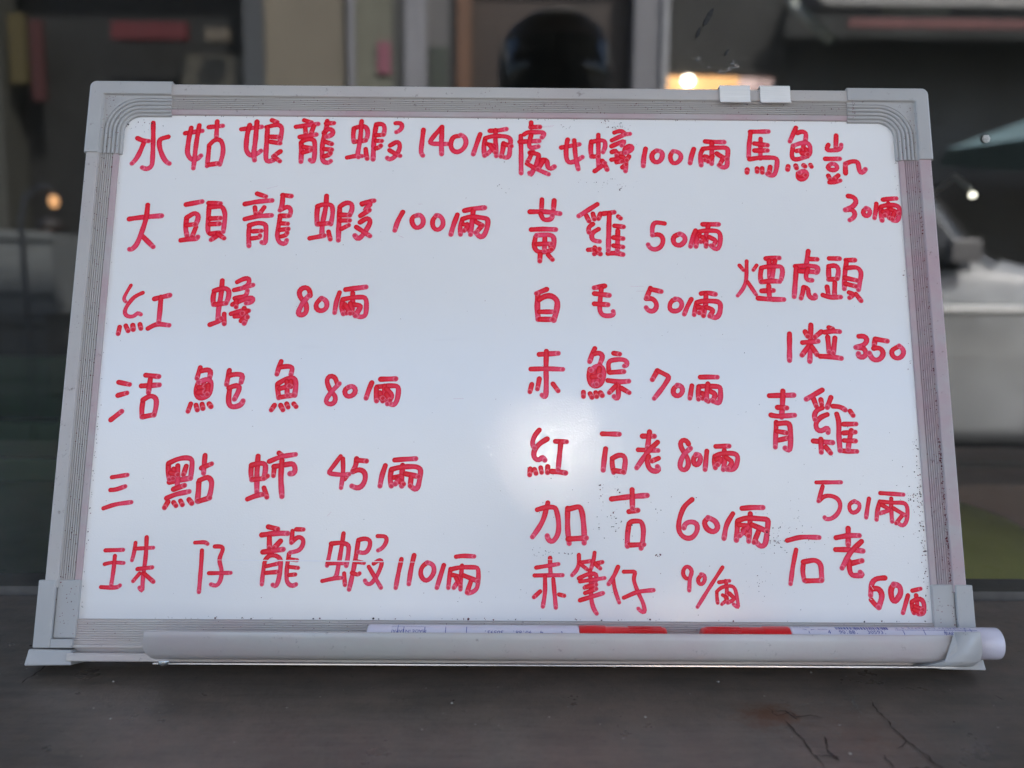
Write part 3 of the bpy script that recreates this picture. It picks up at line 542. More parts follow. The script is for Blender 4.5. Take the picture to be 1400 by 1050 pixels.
('fourth right line reading a two character fish name',[
'30:1765,1490 1930,1495|30:1857,1522 1851,1442 1840,1344|30:1815,1410 1877,1407|30:1768,1358 1812,1350 1928,1358|30:1802,1310 1795,1225 1788,1141|30:1810,1299 1867,1305 1889,1299 1895,1243 1890,1152 1882,1113 1853,1135|30:1805,1248 1869,1237|30:1802,1186 1879,1203',
'30:2125,1532 2013,1468|30:2062,1474 2079,1420|30:2112,1466 2116,1432|30:2181,1481 2152,1412|30:2118,1409 2080,1392 2061,1357 2065,1329|30:2149,1364 2106,1346 2070,1306 2073,1261 2106,1250 2141,1278 2152,1267 2148,1242|30:2046,1184 2175,1174|30:2097,1196 2095,1109|30:2128,1143 2157,1104|30:2192,1421 2245,1416 2273,1396|30:2306,1388 2324,1359|30:2214,1367 2225,1313 2220,1228 2222,1121|30:2228,1121 2272,1116 2334,1116|30:2255,1299 2340,1301|30:2252,1239 2331,1246|30:2306,1257 2288,1189 2276,1127|30:2254,1189 2330,1186',
]),
('lower right price 50',[
'24:2051,907 2215,909|25:2091,880 2074,831 2058,784|25:2063,786 2090,814 2140,820 2189,798 2203,754 2178,699 2131,666 2098,666 2093,677',
'25:2299,785 2262,766 2262,722 2283,703 2324,728 2332,772 2294,782',
'25:2395,802 2380,739 2368,678',
'26:2473,839 2542,835 2625,830|26:2543,803 2538,740 2538,652|25:2466,783 2445,723 2436,665|25:2469,783 2549,776 2632,773 2646,729 2631,647 2604,620 2573,647|24:2476,761 2535,729 2461,706|24:2552,740 2632,691|25:2610,696 2564,641',
]),
('bottom right line reading a fish name and 50',[
'27:1838,525 1930,547 2049,546|27:1893,465 1866,355 1846,247|28:1939,384 1929,328 1937,268|28:1936,387 2016,399 2050,371 2051,321 2052,272|28:1944,266 2051,269',
'30:2244,606 2238,499|30:2161,545 2242,559 2314,560|30:2153,468 2243,468 2333,460|30:2326,521 2249,449 2189,350|30:2239,393 2236,343 2247,301 2305,302 2323,302 2306,323|30:2248,379 2322,397',
'31:2466,288 2404,281 2377,253 2365,176|29:2367,148 2386,121 2413,100|31:2382,218 2421,218 2440,176 2413,100',
'31:2524,247 2500,219 2503,149 2523,135 2563,191 2559,240 2520,247',
'26:2609,177 2568,66',
'24:2639,207 2694,220|26:2662,178 2665,122 2654,67|26:2630,129 2631,87 2640,66|26:2631,136 2668,157 2703,150 2710,101 2703,60 2668,60|26:2650,108 2698,88|26:2641,87 2690,67',
]),
]
CLUSTERS=[(-266.6, 340.6, 4.32, 2.4, 12, 0.8), (-256.2, 340.7, 2.88, 3.84, 8, 0.5), (66.6, 346.6, 4.8, 1.44, 12, 0.5), (75.9, 343.3, 3.84, 1.2, 26, 0.55), (38.8, 343.0, 1.92, 0.96, 6, 0.5), (68.6, 300.6, 10.56, 2.88, 22, 0.4), (78.9, 297.5, 1.44, 1.44, 7, 0.6), (-4.7, 296.7, 2.88, 1.92, 6, 0.5), (177.9, 52.9, 3.36, 3.84, 34, 0.65), (184.1, 71.1, 12.0, 12.0, 20, 0.4), (72.8, 70.4, 18.24, 10.56, 40, 0.45), (73.2, 63.3, 3.84, 4.8, 18, 0.75), (61.8, 83.8, 0.96, 3.84, 8, 0.7), (72.0, 84.4, 0.96, 0.96, 6, 0.7), (270.6, 79.8, 2.88, 3.84, 20, 0.7), (264.5, 76.4, 8.64, 12.0, 24, 0.45), (273.4, 52.5, 2.4, 9.6, 16, 0.6), (19.7, 43.1, 2.88, 2.4, 12, 0.5), (27.8, 43.6, 2.4, 1.44, 8, 0.45), (38.8, 43.6, 2.88, 0.96, 7, 0.5), (167.7, 28.4, 8.64, 12.0, 20, 0.4), (195.6, 59.2, 9.6, 9.6, 18, 0.4), (165.6, 35.4, 14.4, 14.4, 14, 0.35), (29.4, 94.3, 0.96, 0.96, 2, 1.0), (99.7, 42.1, 2.4, 0.48, 4, 1.0), (280.9, 300.4, 1.92, 0.48, 4, 0.8), (-147.7, 244.9, 0.48, 0.48, 1, 1.6), (-3.8, 314.8, 0.48, 0.48, 1, 1.6), (280.7, 270.5, 1.44, 1.44, 5, 0.5), (224.9, 144.9, 28.8, 28.8, 14, 0.4), (3.1, 13.6, 96.0, 5.76, 20, 0.35), (102.9, 16.4, 38.4, 14.4, 14, 0.3)]
SCRATCH=[[(-190.5, 37.9), (-140.1, 37.7), (-102.0, 37.5), (-58.1, 37.2)], [(23.0, 39.6), (30.2, 39.1)], [(235.3, 15.7), (237.1, 14.8)], [(236.8, 24.1), (238.5, 21.3)]]
GHOST=[[(83.8, 225.0), (92.9, 225.1)], [(87.8, 221.6), (97.4, 221.7)], [(-170.6, 294.1), (-163.0, 296.3)], [(22.1, 342.8), (31.5, 343.7)], [(22.6, 342.3), (30.5, 342.9)], [(-64.1, 283.7), (-61.5, 283.7)], [(-118.9, 66.4), (-116.2, 69.3)], [(-37.1, 145.5), (-30.2, 145.6)], [(-77.3, 260.4), (-73.7, 258.9)]]
CRACKS=[[(0.1162, -0.1368), (0.1178, -0.1447), (0.1239, -0.1414), (0.1259, -0.1453), (0.133, -0.1432), (0.1373, -0.1464)], [(0.1167, -0.1408), (0.1226, -0.1394), (0.1257, -0.1478)], [(0.1196, -0.1472), (0.1223, -0.1643), (0.1244, -0.1864)], [(0.1326, -0.1619), (0.1309, -0.1745), (0.1321, -0.181)], [(0.1226, -0.1762), (0.1339, -0.1778)], [(0.1646, -0.1475), (0.1649, -0.1586), (0.1656, -0.1657), (0.1684, -0.1742), (0.1701, -0.1881)], [(0.1516, -0.1755), (0.1515, -0.1862)], [(0.1586, -0.1715), (0.1658, -0.1651)], [(0.1641, -0.1295), (0.1646, -0.1475)], [(0.2238, -0.1247), (0.2256, -0.1289)], [(-0.2275, -0.0645), (-0.2228, -0.0934), (-0.2248, -0.1168)]]
CHIPS=[[(0.1297, -0.1353), (0.1352, -0.1325), (0.1438, -0.1324), (0.1494, -0.1351), (0.1532, -0.1337)], [(0.1533, -0.1378), (0.1574, -0.1295), (0.1622, -0.1239)], [(0.1574, -0.1295), (0.1551, -0.1391), (0.1562, -0.143)], [(0.1646, -0.1475), (0.1669, -0.1519)], [(0.1383, -0.157), (0.1394, -0.1642)]]
LAMP_AT=(0.1682, -2.4328, 1.1795)
LAMP_E=36.

def smooth_path(pts):
    """Catmull-Rom through the pen points, corners kept"""
    P = [Vector((x / 10, y / 10)) for x, y in pts]
    if len(P) == 2:
        n_ = max(2, int((P[1] - P[0]).length / 1.6)); return [P[0].lerp(P[1], i / n_) for i in range(n_ + 1)]
    cor = [True] + [False] * (len(P) - 2) + [True]
    for i in range(1, len(P) - 1):
        a, b = (P[i] - P[i - 1]), (P[i + 1] - P[i])
        if a.length > 0 and b.length > 0 and a.angle(b) > R(72): cor[i] = True
    out = [P[0]]
    for i in range(len(P) - 1):
        p1, p2 = P[i], P[i + 1]
        p0 = P[i - 1] if not cor[i] else p1 * 2 - p2
        p3 = P[i + 2] if not cor[i + 1] else p2 * 2 - p1
        n_ = max(2, int((p2 - p1).length / 1.3))
        for k in range(1, n_ + 1):
            t = k / n_
            out.append(.5 * ((2 * p1) + (p2 - p0) * t + (2 * p0 - 5 * p1 + 4 * p2 - p3) * t * t + (3 * p1 - p0 - 3 * p2 + p3) * t ** 3))
    # round the kept corners a little so the ribbon turns over itself cleanly
    for _ in range(2): out = [out[0]] + [(out[i - 1] + out[i] * 2 + out[i + 1]) / 4 for i in range(1, len(out) - 1)] + [out[-1]]
    return out
rnd = random.Random(7)
layer = [0]
def stroke(V, F, A, w_, pts):
    path = smooth_path(pts); hw = w_ / 20 * rnd.uniform(1.11, 1.23)
    L = [0]
    for a, b in zip(path, path[1:]): L.append(L[-1] + (b - a).length)
    tot = L[-1] or 1
    # round caps: extra cross-sections beyond each end
    d0 = (path[1] - path[0]).normalized(); d1 = (path[-1] - path[-2]).normalized(); secs = []
    cs = [math.sin(R(a)) for a in (82, 66, 45, 22)]
    for s_ in cs: secs.append((path[0] - d0 * hw * s_, d0, hw * math.sqrt(1 - s_ * s_), -hw * s_))
    for i, p_ in enumerate(path):
        d = (path[min(i + 1, len(path) - 1)] - path[max(i - 1, 0)])
        d = d.normalized() if d.length > 1e-6 else d0
        wob = 1 + .05 * math.sin(L[i] * .55 + layer[0]) + rnd.uniform(-.015, .015)
        secs.append((p_, d, hw * wob, L[i]))
    for s_ in cs[::-1]: secs.append((path[-1] + d1 * hw * s_, d1, hw * math.sqrt(1 - s_ * s_), tot + hw * s_))
    base = .035 + (layer[0] % 40) * .006; layer[0] += 1
    k0 = len(V); cols = (-1, -.62, 0, .62, 1)
    for p_, d, h, l in secs:
        nn_ = Vector((-d.y, d.x)); z = base + .012 * (l / max(tot, 8))
        for c in cols:
            q = p_ + nn_ * (c * h); V.append((q.x, q.y, z))
            # the cap radius keeps the rim look right up to the rounded end
            over = max(0, -l, l - tot) / hw; rim = min(1, math.sqrt((abs(c) * h / hw) ** 2 + over ** 2))
            off = abs(c) * h; dd = math.hypot(off, tot - l) / hw
            A.append((min(1, max(0, l / max(tot, 14))), rim, min(1, dd * .5), 1))
    n5 = len(cols)
    for i in range(len(secs) - 1):
        for j in range(n5 - 1):
            a = k0 + i * n5 + j; F.append((a, a + 1, a + n5 + 1, a + n5))
for title, chars in INK:
    for ch in chars:
        V, F, A = [], [], []
        for st in ch.split('|'):
            w_, ps = st.split(':'); stroke(V, F, A, float(w_), [tuple(float(q) for q in p_.split(',')) for p_ in ps.split()])
        me = bpy.data.meshes.new('written_character'); me.from_pydata([tuple(c * U for c in v) for v in V], [], F)
        ca = me.color_attributes.new('ink', 'FLOAT_COLOR', 'POINT')
        for i, a in enumerate(A): ca.data[i].color = a
        me.materials.append(M['ink']); o = bpy.data.objects.new('written_character', me); C.objects.link(o); o.parent = surf

# thin scratches through the bottom row, ink crumbs, dust and rubbed ghosts
def flecks(name, mat, spots, parent, seed):
    rr = random.Random(seed); V, F = [], []
    for (x, u, n_, r) in spots:
        k = rr.choice((4, 5, 6)); a0 = rr.uniform(0, 6.3); el = rr.uniform(.5, 1.); rot = rr.uniform(0, 3.1)
        b = len(V); V.append((x, u, n_ + r * .35))
        for i in range(k):
            t = a0 + 6.283 * i / k; q = r * rr.uniform(.6, 1.2); uu, vv = q * math.cos(t), q * math.sin(t) * el
            V.append((x + uu * math.cos(rot) - vv * math.sin(rot), u + uu * math.sin(rot) + vv * math.cos(rot), n_))
        F += [(b, b + 1 + i, b + 1 + (i + 1) % k) for i in range(k)]
    me = bpy.data.meshes.new(name); me.from_pydata([tuple(c * U for c in v) for v in V], [], F); me.materials.append(mat)
    o = bpy.data.objects.new(name, me); C.objects.link(o); o.parent = parent; o['kind'] = 'stuff'
    return o
rr = random.Random(11); g = rr.gauss; un = rr.uniform
sp = []
for cx, cy, sx, sy, n_, r in CLUSTERS:
    for _ in range(n_): sp.append((cx + g(0, sx), cy + g(0, sy), .34, un(.18, r)))
sp = [q for q in sp if -275 < q[0] < 275 and .6 < q[1] < 348.5]
for _ in range(150): sp.append((un(-270, 270), un(4, 345), .3, un(.12, .34)))
for _ in range(70): sp.append((un(-230, 272), .9 + abs(g(0, .5)), .3, un(.25, .95) if rr.random() < .5 else .25))
for _ in range(40): sp.append((un(-270, 272), 348.6 - abs(g(0, .5)), .3, un(.2, .55)))
for _ in range(110): sp.append((274.6 - abs(g(0, 1.4)), un(5, 120) if rr.random() < .75 else un(5, 340), .3, un(.2, .6)))
for _ in range(45): sp.append((-274.8 + abs(g(0, .7)), un(4, 150) if rr.random() < .7 else un(5, 340), .3, un(.2, .5)))
half = len(sp) // 2; rr.shuffle(sp)
flecks('ink_crumbs', M['crumb'], sp[:half], surf, 1); flecks('dust_specks', M['dark_crumb'], sp[half:], surf, 2)
sp = []
for _ in range(330):
    s_ = rr.choice((-1, 1)); d = rr.choice((9.3, 11, 12.4, 13.8, 15.3, 16.7, 18.2)) + g(0, .12)
    sp.append((s_ * (298 - d), un(26, 318), 2.25 - (d - 9) * .05 + .12, un(.18, .55)))
for _ in range(260):
    d = rr.choice((9.3, 11, 12.4, 13.8, 15.3, 16.7, 18.2)) + g(0, .12)
    sp.append((un(-240, 240), 371 - d, 2.25 - (d - 9) * .05 + .12, un(.18, .55)))
for _ in range(220): sp.append((280 + un(8.2, 10) - .6, un(26, 318) if rr.random() < .5 else un(26, 120), 2.4, un(.3, .8)))
for _ in range(60): sp.append((rr.choice((-1, 1)) * un(291, 297), un(26, 318), 4.12, un(.15, .3)))
for _ in range(60): sp.append((un(-240, 240), un(363, 370), 4.12, un(.15, .3)))
for _ in range(150): sp.append((un(-274, 274), -un(.5, 14), 1.95, un(.15, .4)))
for s_ in (-1, 1):
    for _ in range(70): sp.append((s_ * un(275.5, 289), un(322, 362), 3.2, un(.15, .45)))
    for _ in range(26): sp.append((s_ * un(277, 290), un(-10, 24), 3.15, un(.2, .55)))
for _ in range(40): sp.append((244.5 + un(-.5, 1.6), un(349, 371), 4.2, un(.2, .5)))
flecks('ink_dust', M['crumb'], sp, wb, 3)
def line_mesh(name, mat, segs, parent, n_, w_):
    V, F = [], []
    for pts in segs:
        P = [Vector(p_) for p_ in pts]
        for i, p_ in enumerate(P):
            d = (P[min(i + 1, len(P) - 1)] - P[max(i - 1, 0)]).normalized(); q = Vector((-d.y, d.x)) * w_ / 2 * (1 if 0 < i < len(P) - 1 else .3)
            V += [(p_.x + q.x, p_.y + q.y, n_), (p_.x - q.x, p_.y - q.y, n_)]
            if i: b = len(V); F.append((b - 4, b - 3, b - 1, b - 2))
    me = bpy.data.meshes.new(name); me.from_pydata([tuple(c * U for c in v) for v in V], [], F); me.materials.append(mat)
    o = bpy.data.objects.new(name, me); C.objects.link(o); o.parent = parent; return o
for q in SCRATCH: line_mesh('scratch', M['scratch'], [q], surf, .31, .75)
for q in GHOST: line_mesh('rubbed_ink_trace', M['ghost'], [q], surf, .02, .45)

# ------------------------------------------------------------------ two markers in the tray
def text_mesh(s, size, place, mb_, mi=0):
    cu = bpy.data.curves.new('t', 'FONT'); cu.body = s; cu.size = size; cu.align_x = 'LEFT'; cu.resolution_u = 2
    o = bpy.data.objects.new('t', cu); C.objects.link(o)
    dg = bpy.context.evaluated_depsgraph_get(); me = bpy.data.meshes.new_from_object(o.evaluated_get(dg))
    b = bmesh.new(); b.from_mesh(me); bmesh.ops.triangulate(b, faces=b.faces)
    mb_.add([place(v.co.x, v.co.y) for v in b.verts], [tuple(v.index for v in f.verts) for f in b.faces], mi)
    b.free(); bpy.data.objects.remove(o); bpy.data.curves.remove(cu); bpy.data.meshes.remove(me)
PR = 9.7
def marker(label, x, roll, flip):
    rot = Matrix.Rotation(math.pi, 4, 'Z') if flip else Matrix.Identity(4)
    t = empty('marker_pen', label, 'marker pen', group='marker pens lying in the pen tray')
    B = Matrix.Translation(Vector(BOARD_AT)) @ Matrix.Rotation(LEAN[0], 4, 'X')
    t.matrix_world = B @ Matrix.Translation(Vector((x, -10.9, 15.4)) * U) @ rot @ Matrix.Rotation(roll, 4, 'X')
    m = MB(); m.lathe([(0, 55), (PR - .6, 55), (PR - .25, 55.3), (PR, 56.5), (PR, 172), (PR, 186)], 48, 'x'); m.build('barrel', M['pen_white'], t, k=U)
    m = MB(); m.lathe([(PR - .02, 171.9), (PR + .12, 172.2), (PR + .12, 185.2), (PR - .3, 186.6), (PR - 1.4, 187.2), (PR - 2.0, 186.6), (0, 186.6)], 48, 'x'); m.build('end_plug', M['pen_white'], t, k=U)
    m = MB(); pr = [(0, 0), (7.6, 0), (8.7, .6), (9.0, 2), (9.15, 26), (9.3, 26.3), (9.3, 38.0), (9.75, 38.4), (9.9, 39), (9.9, 54), (9.75, 54.8), (8, 55)]
    m.lathe(pr, 48, 'x')
    cp = m.build('cap', M['pen_red'], t, k=U)
    m = MB()
    for k in range(24):
        a = 2 * math.pi * k / 24; r_ = 9.12
        ca_, sa_ = math.cos(a), math.sin(a)
        m.tube([(3, r_ * ca_, r_ * sa_), (24, (r_ + .1) * ca_, (r_ + .1) * sa_)], .32, 5)
    m.build('cap_rib', M['pen_red'], cp, k=U)
    # printing wrapped round the barrel; (s, h): s along the pen, h up the barrel measured on its skin
    def wrap(s0, h0, r_=PR + .05):
        def f(a, b):
            ang = (h0 + b) / PR; return (s0 + a, r_ * math.sin(ang), r_ * math.cos(ang))
        return f
    pb, prd = MB(), MB()
    def bar(s0, s1, h0, h1, tgt=None):
        f = wrap(0, 0); k = max(1, int((h1 - h0) / 1.2)); vs = []
        for i in range(k + 1):
            h = h0 + (h1 - h0) * i / k; vs += [f(s0, h), f(s1, h)]
        (tgt or pb).add(vs, [(2 * i, 2 * i + 1, 2 * i + 3, 2 * i + 2) for i in range(k)])
    rb = random.Random(4901881); s0 = 83.5
    while s0 < 116:
        wd = rb.choice((.35, .5, .8, 1.1)); bar(s0, s0 + wd, 10.2, 13.8); s0 += wd + rb.choice((.35, .35, .7))
    text_mesh('4', 4.1, wrap(77.6, 6.6), pb); text_mesh('901881', 4.1, wrap(84.6, 6.6), pb); text_mesh('305931', 4.1, wrap(102.2, 6.6), pb)
    for pl in ([(62.4, 10.6), (66.3, 6.6), (70.2, 10.6), (67.8, 10.0), (67.8, 13.8), (64.8, 13.8), (64.8, 10.0)],):
        f = wrap(0, 0, PR + .05); pb.add([f(*q) for q in pl], [tuple(range(len(pl)))])
    bar(65.8, 66.2, 7.0, 8.6); bar(72, 78, 10.2, 10.5)
    bar(120.5, 172, 9.8, 10.15)
    for q in (125, 138, 151, 164): bar(q, q + .4, 3.2, 9.8)
    bar(152, 172, 2.9, 3.15)
    text_mesh('MADE IN JAPAN', 3.3, wrap(150, 6.2), pb)
    bar(167.8, 168.15, -6, 12); bar(163, 168, -2.8, -2.5); bar(164, 172, -7.6, -6.9, prd); bar(166.5, 171.5, -10.6, -9.3)
    rb = random.Random(3); q = 121.
    while q < 164:                                 # a row of tiny print too small to read
        for _ in range(rb.choice((2, 3, 4))):
            a = rb.uniform(0, 1.5); h = rb.uniform(11.4, 13.2); 
            if rb.random() < .5: bar(q + a, q + a + .28, h - .9, h + .9)
            else: bar(q + a * .4, q + a * .4 + 1.5, h - .12, h + .15)
        q += 2.2 if rb.random() < .85 else 4
    for q in range(5): bar(57.5 + q * 1.9, 58.9 + q * 1.9, 13.2, 14.0)
    pb.build('printed_text', M['pen_blue'], t, k=U, shade=False); prd.build('printed_line', M['pen_redprint'], t, k=U, shade=False)
    return t
marker('white marker pen with red cap at its left, sticking out past the tray', 122, 0, False)
marker('white marker pen with red cap at its right, lying mid tray', 100, R(84), True)
# ------------------------------------------------------------------ marks on the counter
def floor_lines(name, mat, segs, w_, z, cat_label):
    V, F = [], []; rr_ = random.Random(len(segs))
    for pts in segs:
        P = []
        for a, b in zip(pts, pts[1:]):
            a, b = Vector(a), Vector(b); k = max(2, int((b - a).length / .0025))
            for i in range(k): P.append(a.lerp(b, i / k) + Vector((rr_.gauss(0, .0005), rr_.gauss(0, .0005))))
        P.append(Vector(pts[-1]))
        for i, p_ in enumerate(P):
            d = (P[min(i + 1, len(P) - 1)] - P[max(i - 1, 0)]).normalized()
            q = Vector((-d.y, d.x)) * w_ / 2 * rr_.uniform(.3, 1.5) * (1 if 0 < i < len(P) - 1 else .2)
            V += [(p_.x + q.x, p_.y + q.y, z), (p_.x - q.x, p_.y - q.y, z)]
            if i: b_ = len(V); F.append((b_ - 4, b_ - 3, b_ - 1, b_ - 2))
    me = bpy.data.meshes.new(name); me.from_pydata(V, [], F); me.materials.append(mat)
    o = bpy.data.objects.new(name, me); C.objects.link(o); o.parent = led; return o
floor_lines('crack', M['crack'], CRACKS, .00055, .0004, '')
floor_lines('chipped_edge', M['crack_pale'], CHIPS, .0004, .0006, '')
rr = random.Random(5); V, F = [], []
for _ in range(130):
    x, y, r = rr.uniform(-.32, .32), rr.uniform(-.22, -.03), rr.choice((.0003, .0004, .0005, .0008))
    b_ = len(V); V.append((x, y, r * .8)); k = 6
    for i in range(k):
        t = 6.283 * i / k; q = r * rr.uniform(.6, 1.3); V.append((x + q * math.cos(t), y + q * math.sin(t), .0002))
    F += [(b_, b_ + 1 + i, b_ + 1 + (i + 1) % k) for i in range(k)]
me = bpy.data.meshes.new('grit'); me.from_pydata(V, [], F); me.materials.append(simple('pale_grit', (.3, .28, .25), .8, .6, 800))
o = bpy.data.objects.new('grit', me); C.objects.link(o); o['kind'] = 'stuff'; o['label'] = 'pale grit and crumbs scattered over the dark counter'; o.parent = led

# ------------------------------------------------------------------ things behind the pane
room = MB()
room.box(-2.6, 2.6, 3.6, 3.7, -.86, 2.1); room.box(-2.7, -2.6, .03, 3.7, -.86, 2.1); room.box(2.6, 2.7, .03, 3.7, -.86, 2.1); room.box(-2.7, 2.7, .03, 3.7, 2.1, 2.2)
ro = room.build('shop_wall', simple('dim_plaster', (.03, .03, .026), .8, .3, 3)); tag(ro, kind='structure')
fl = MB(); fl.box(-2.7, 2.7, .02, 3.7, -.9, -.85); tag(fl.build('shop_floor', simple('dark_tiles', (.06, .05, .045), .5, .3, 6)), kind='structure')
# wall round the pane
wl = MB(); wl.box(-2.7, -1.301, -.02, .03, -.85, 2.1); wl.box(1.301, 2.7, -.02, .03, -.85, 2.1); wl.box(-1.301, 1.301, -.0, .03, -.85, -.005); wl.box(-1.301, 1.301, -.02, .03, 1.551, 2.1)
tag(wl.build('shop_front', simple('shop_front_paint', (.3, .29, .27), .6, .2, 4)), kind='structure')

# inner shelf with the yellow-green basin and the wrapped boxes
sh = empty('inner_shelf', 'dark brown wooden shelf behind the right side of the window', 'shelf')
m = MB(); m.box(.30, 1.2, .16, .75, -.20, -.17); m.build('shelf_board', simple('brown_wood', (.26, .13, .10), .6, .3, 20, sx=(1, 8, 1)), sh, bevel=.002)
for x in (.3, 1.17): m = MB(); m.box(x, x + .03, .18, .73, -.85, -.201); m.build('shelf_leg', simple('brown_leg', (.1, .06, .045)), sh)
bs = empty('plastic_basin', 'yellow-green plastic basin turned upside down behind the lower right of the window', 'basin', (.375, .32, -.192))
m = MB(); m.lathe([(.150, .0), (.152, .006), (.147, .010), (.143, .05), (.139, .088), (.133, .112), (.122, .133), (.104, .148), (.078, .157), (.045, .161), (0, .162)], 56)
ylw = simple('yellow_green_plastic', (.75, .72, .14), .35, .12, 18); m.build('bowl', ylw, bs)
m = MB(); m.lathe([(.1455, .078), (.147, .082), (.147, .090), (.1405, .094)], 56); m.build('raised_band', simple('yellow_green_band', (.5, .46, .09), .4, .1), bs)

bx = empty('brown_carton', 'brown carton on the shelf behind the upturned basin', 'carton', (.72, .62, -.17))
m = MB(); m.box(-.36, .36, -.10, .12, .001, .112); m.build('carton_body', simple('brown_card', (.42, .26, .21), .8, .15, 12), bx, bevel=.003)
m = MB(); m.box(-.361, .361, -.02, .02, .1125, .1135); m.build('tape', simple('brown_tape', (.3, .2, .12), .3), bx)
tl = empty('highlight_bead', 'small glowing bead added behind the window as a bright highlight, right of the whiteboard', 'lamp', (.440, .36, .262))  # added glowing bead, stands in for a highlight seen in the pane
m = MB(); m.lathe([(0, -.004), (.0032, -.003), (.0045, 0), (.0032, .003), (0, .004)], 20); m.build('bulb', simple('highlight_glow', (.8, .8, .7), .4, emit=((1, .93, .8), .35)), tl)  # the added glowing bead itself, not a lamp bulb
m = MB(); m.tube([(0, .004, .005), (-.004, .03, .02), (-.02, .06, .0), (-.035, .09, -.06)], .0035, 8); m.build('bead_arm', simple('bead_arm_metal', (.35, .35, .34), .3, metal=.6), tl)

# left side inside: dark green crate and a stack of grey boxes
gc = empty('green_crate', 'dark green plastic crate behind the lower left of the window', 'crate', (-.62, .5, -.85))
m = MB(); W_, D_, H_ = .36, .26, .91
m.box(-W_, W_, -D_, -D_ + .02, 0, H_); m.box(-W_, W_, D_ - .02, D_, 0, H_); m.box(-W_, -W_ + .02, -D_ + .021, D_ - .021, 0, H_); m.box(W_ - .02, W_, -D_ + .021, D_ - .021, 0, H_); m.box(-W_ + .021, W_ - .021, -D_ + .021, D_ - .021, 0, .02)
m.build('crate_wall', simple('dark_green_plastic', (.008, .05, .018), .45, .2), gc, bevel=.003)
m = MB(); m.box(-W_ - .012, W_ + .012, -D_ - .012, -D_ + .002, H_ - .05, H_ - .03); m.build('crate_rim', simple('green_rim', (.012, .07, .025), .4), gc, bevel=.002)

# ------------------------------------------------------------------ the street in front (seen mirrored in the pane)
gnd = MB(); gnd.add([(-60, -60, -.86), (60, -60, -.86), (60, 0, -.86), (-60, 0, -.86)], [(0, 1, 2, 3)])
tag(gnd.build('street', simple('asphalt', (.06, .06, .06), .85, .25, 3, bump=.3)), kind='structure')
pv = MB(); pv.box(-14, 14, -3.0, 0, -.858, -.85); tag(pv.build('pavement', simple('concrete_paving', (.22, .21, .19), .8, .15, 2)), kind='structure')
YF = -8.0
bd = empty('opposite_shop', 'shop building across the street, mirrored in the window pane', 'building', (0, YF, -.86))
def fx(px): return (px - 700) * .00681 + .035
def wall(name, px0, px1, z0, z1, mat, y0=0., y1=-.3, bevel=0):
    b_ = MB(); b_.box(fx(px0), fx(px1), y1, y0, z0 + .86, z1 + .86); return b_.build(name, mat, bd, bevel=bevel)
m_cream = simple('cream_render', (0.163, 0.143, 0.109), .8, .1, 1.5); m_cream2 = simple('greenish_render', (0.129, 0.129, 0.099), .8, .1, 1.5)
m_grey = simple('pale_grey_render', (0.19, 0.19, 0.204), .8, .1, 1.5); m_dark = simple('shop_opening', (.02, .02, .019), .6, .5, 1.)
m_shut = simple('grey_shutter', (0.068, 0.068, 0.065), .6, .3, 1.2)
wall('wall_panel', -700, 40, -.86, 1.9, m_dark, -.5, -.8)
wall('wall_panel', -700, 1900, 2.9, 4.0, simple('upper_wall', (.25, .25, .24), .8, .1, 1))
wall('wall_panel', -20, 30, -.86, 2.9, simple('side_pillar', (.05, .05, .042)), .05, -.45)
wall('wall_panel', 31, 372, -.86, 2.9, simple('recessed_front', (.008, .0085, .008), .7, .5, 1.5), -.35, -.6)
wall('sign_board', 40, 62, 1.75, 2.35, simple('yellow_sign', (.05, .038, .008)), .0, -.05)
wall('sign_board', 68, 84, 1.6, 2.3, simple('red_banner', (.04, .007, .006)), .0, -.05)
wall('sign_board', 178, 275, 2.13, 2.28, simple('red_sign', (.075, .008, .010)), .05, -.05)
wall('sign_board', 300, 330, 2.12, 2.23, simple('cream_sign', (.09, .075, .055)), .05, -.05)
wall('side_window', 255, 350, 1.3, 2.05, simple('dull_panel', (.06, .055, .042), .4), -.2, -.3)
wall('pillar', 350, 376, -.86, 2.9, simple('dark_pillar', (.05, .055, .06)), .06, -.3)
wall('wall_panel', 376, 487, -.86, 2.9, m_cream)
wall('drain_pipe', 487, 495, -.86, 2.9, m_grey, .09, .01)
wall('wall_panel', 487, 545, -.86, 2.9, m_cream2, 0, -.3)
wall('poster', 524, 541, 1.86, 2.13, simple('pink_poster', (0.204, 0.068, 0.095)), .03, .005)
wall('pillar', 545, 560, -.86, 2.9, simple('dark_jamb', (.06, .06, .055)), .02, -.3)
wall('pillar', 560, 588, -.86, 2.9, m_grey, .08, -.3)
wall('wall_panel', 588, 620, -.86, 2.9, simple('grey_panel', (0.102, 0.099, 0.099), .7, .15, 2))
wall('side_window', 592, 616, 1.1, 2.1, simple('dark_glazing', (.05, .055, .04), .2, .3), .03, .005)
wall('door_frame', 620, 628, -.86, 2.9, m_dark, .02, -.3)
wall('door_frame', 628, 646, -.86, 2.9, simple('orange_brown_wood', (0.122, 0.061, 0.034), .6, .2), .06, -.3)
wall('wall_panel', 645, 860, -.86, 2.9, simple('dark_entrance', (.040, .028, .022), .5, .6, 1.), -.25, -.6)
wall('sign_board', 700, 800, 2.19, 2.27, simple('grey_lintel', (.08, .075, .07)), -.1, -.2)
wall('pillar', 860, 896, -.86, 2.9, m_grey, .05, -.3)
wall('drain_pipe', 896, 904, -.86, 2.9, simple('white_pipe', (0.286, 0.292, 0.306)), .1, .0)
wall('shutter', 904, 1060, 1.88, 2.9, m_shut, -.02, -.3)
for k in range(22): wall('shutter_slat', 904, 1060, 1.9 + k * .045, 1.9 + k * .045 + .02, m_shut, .004, -.015)
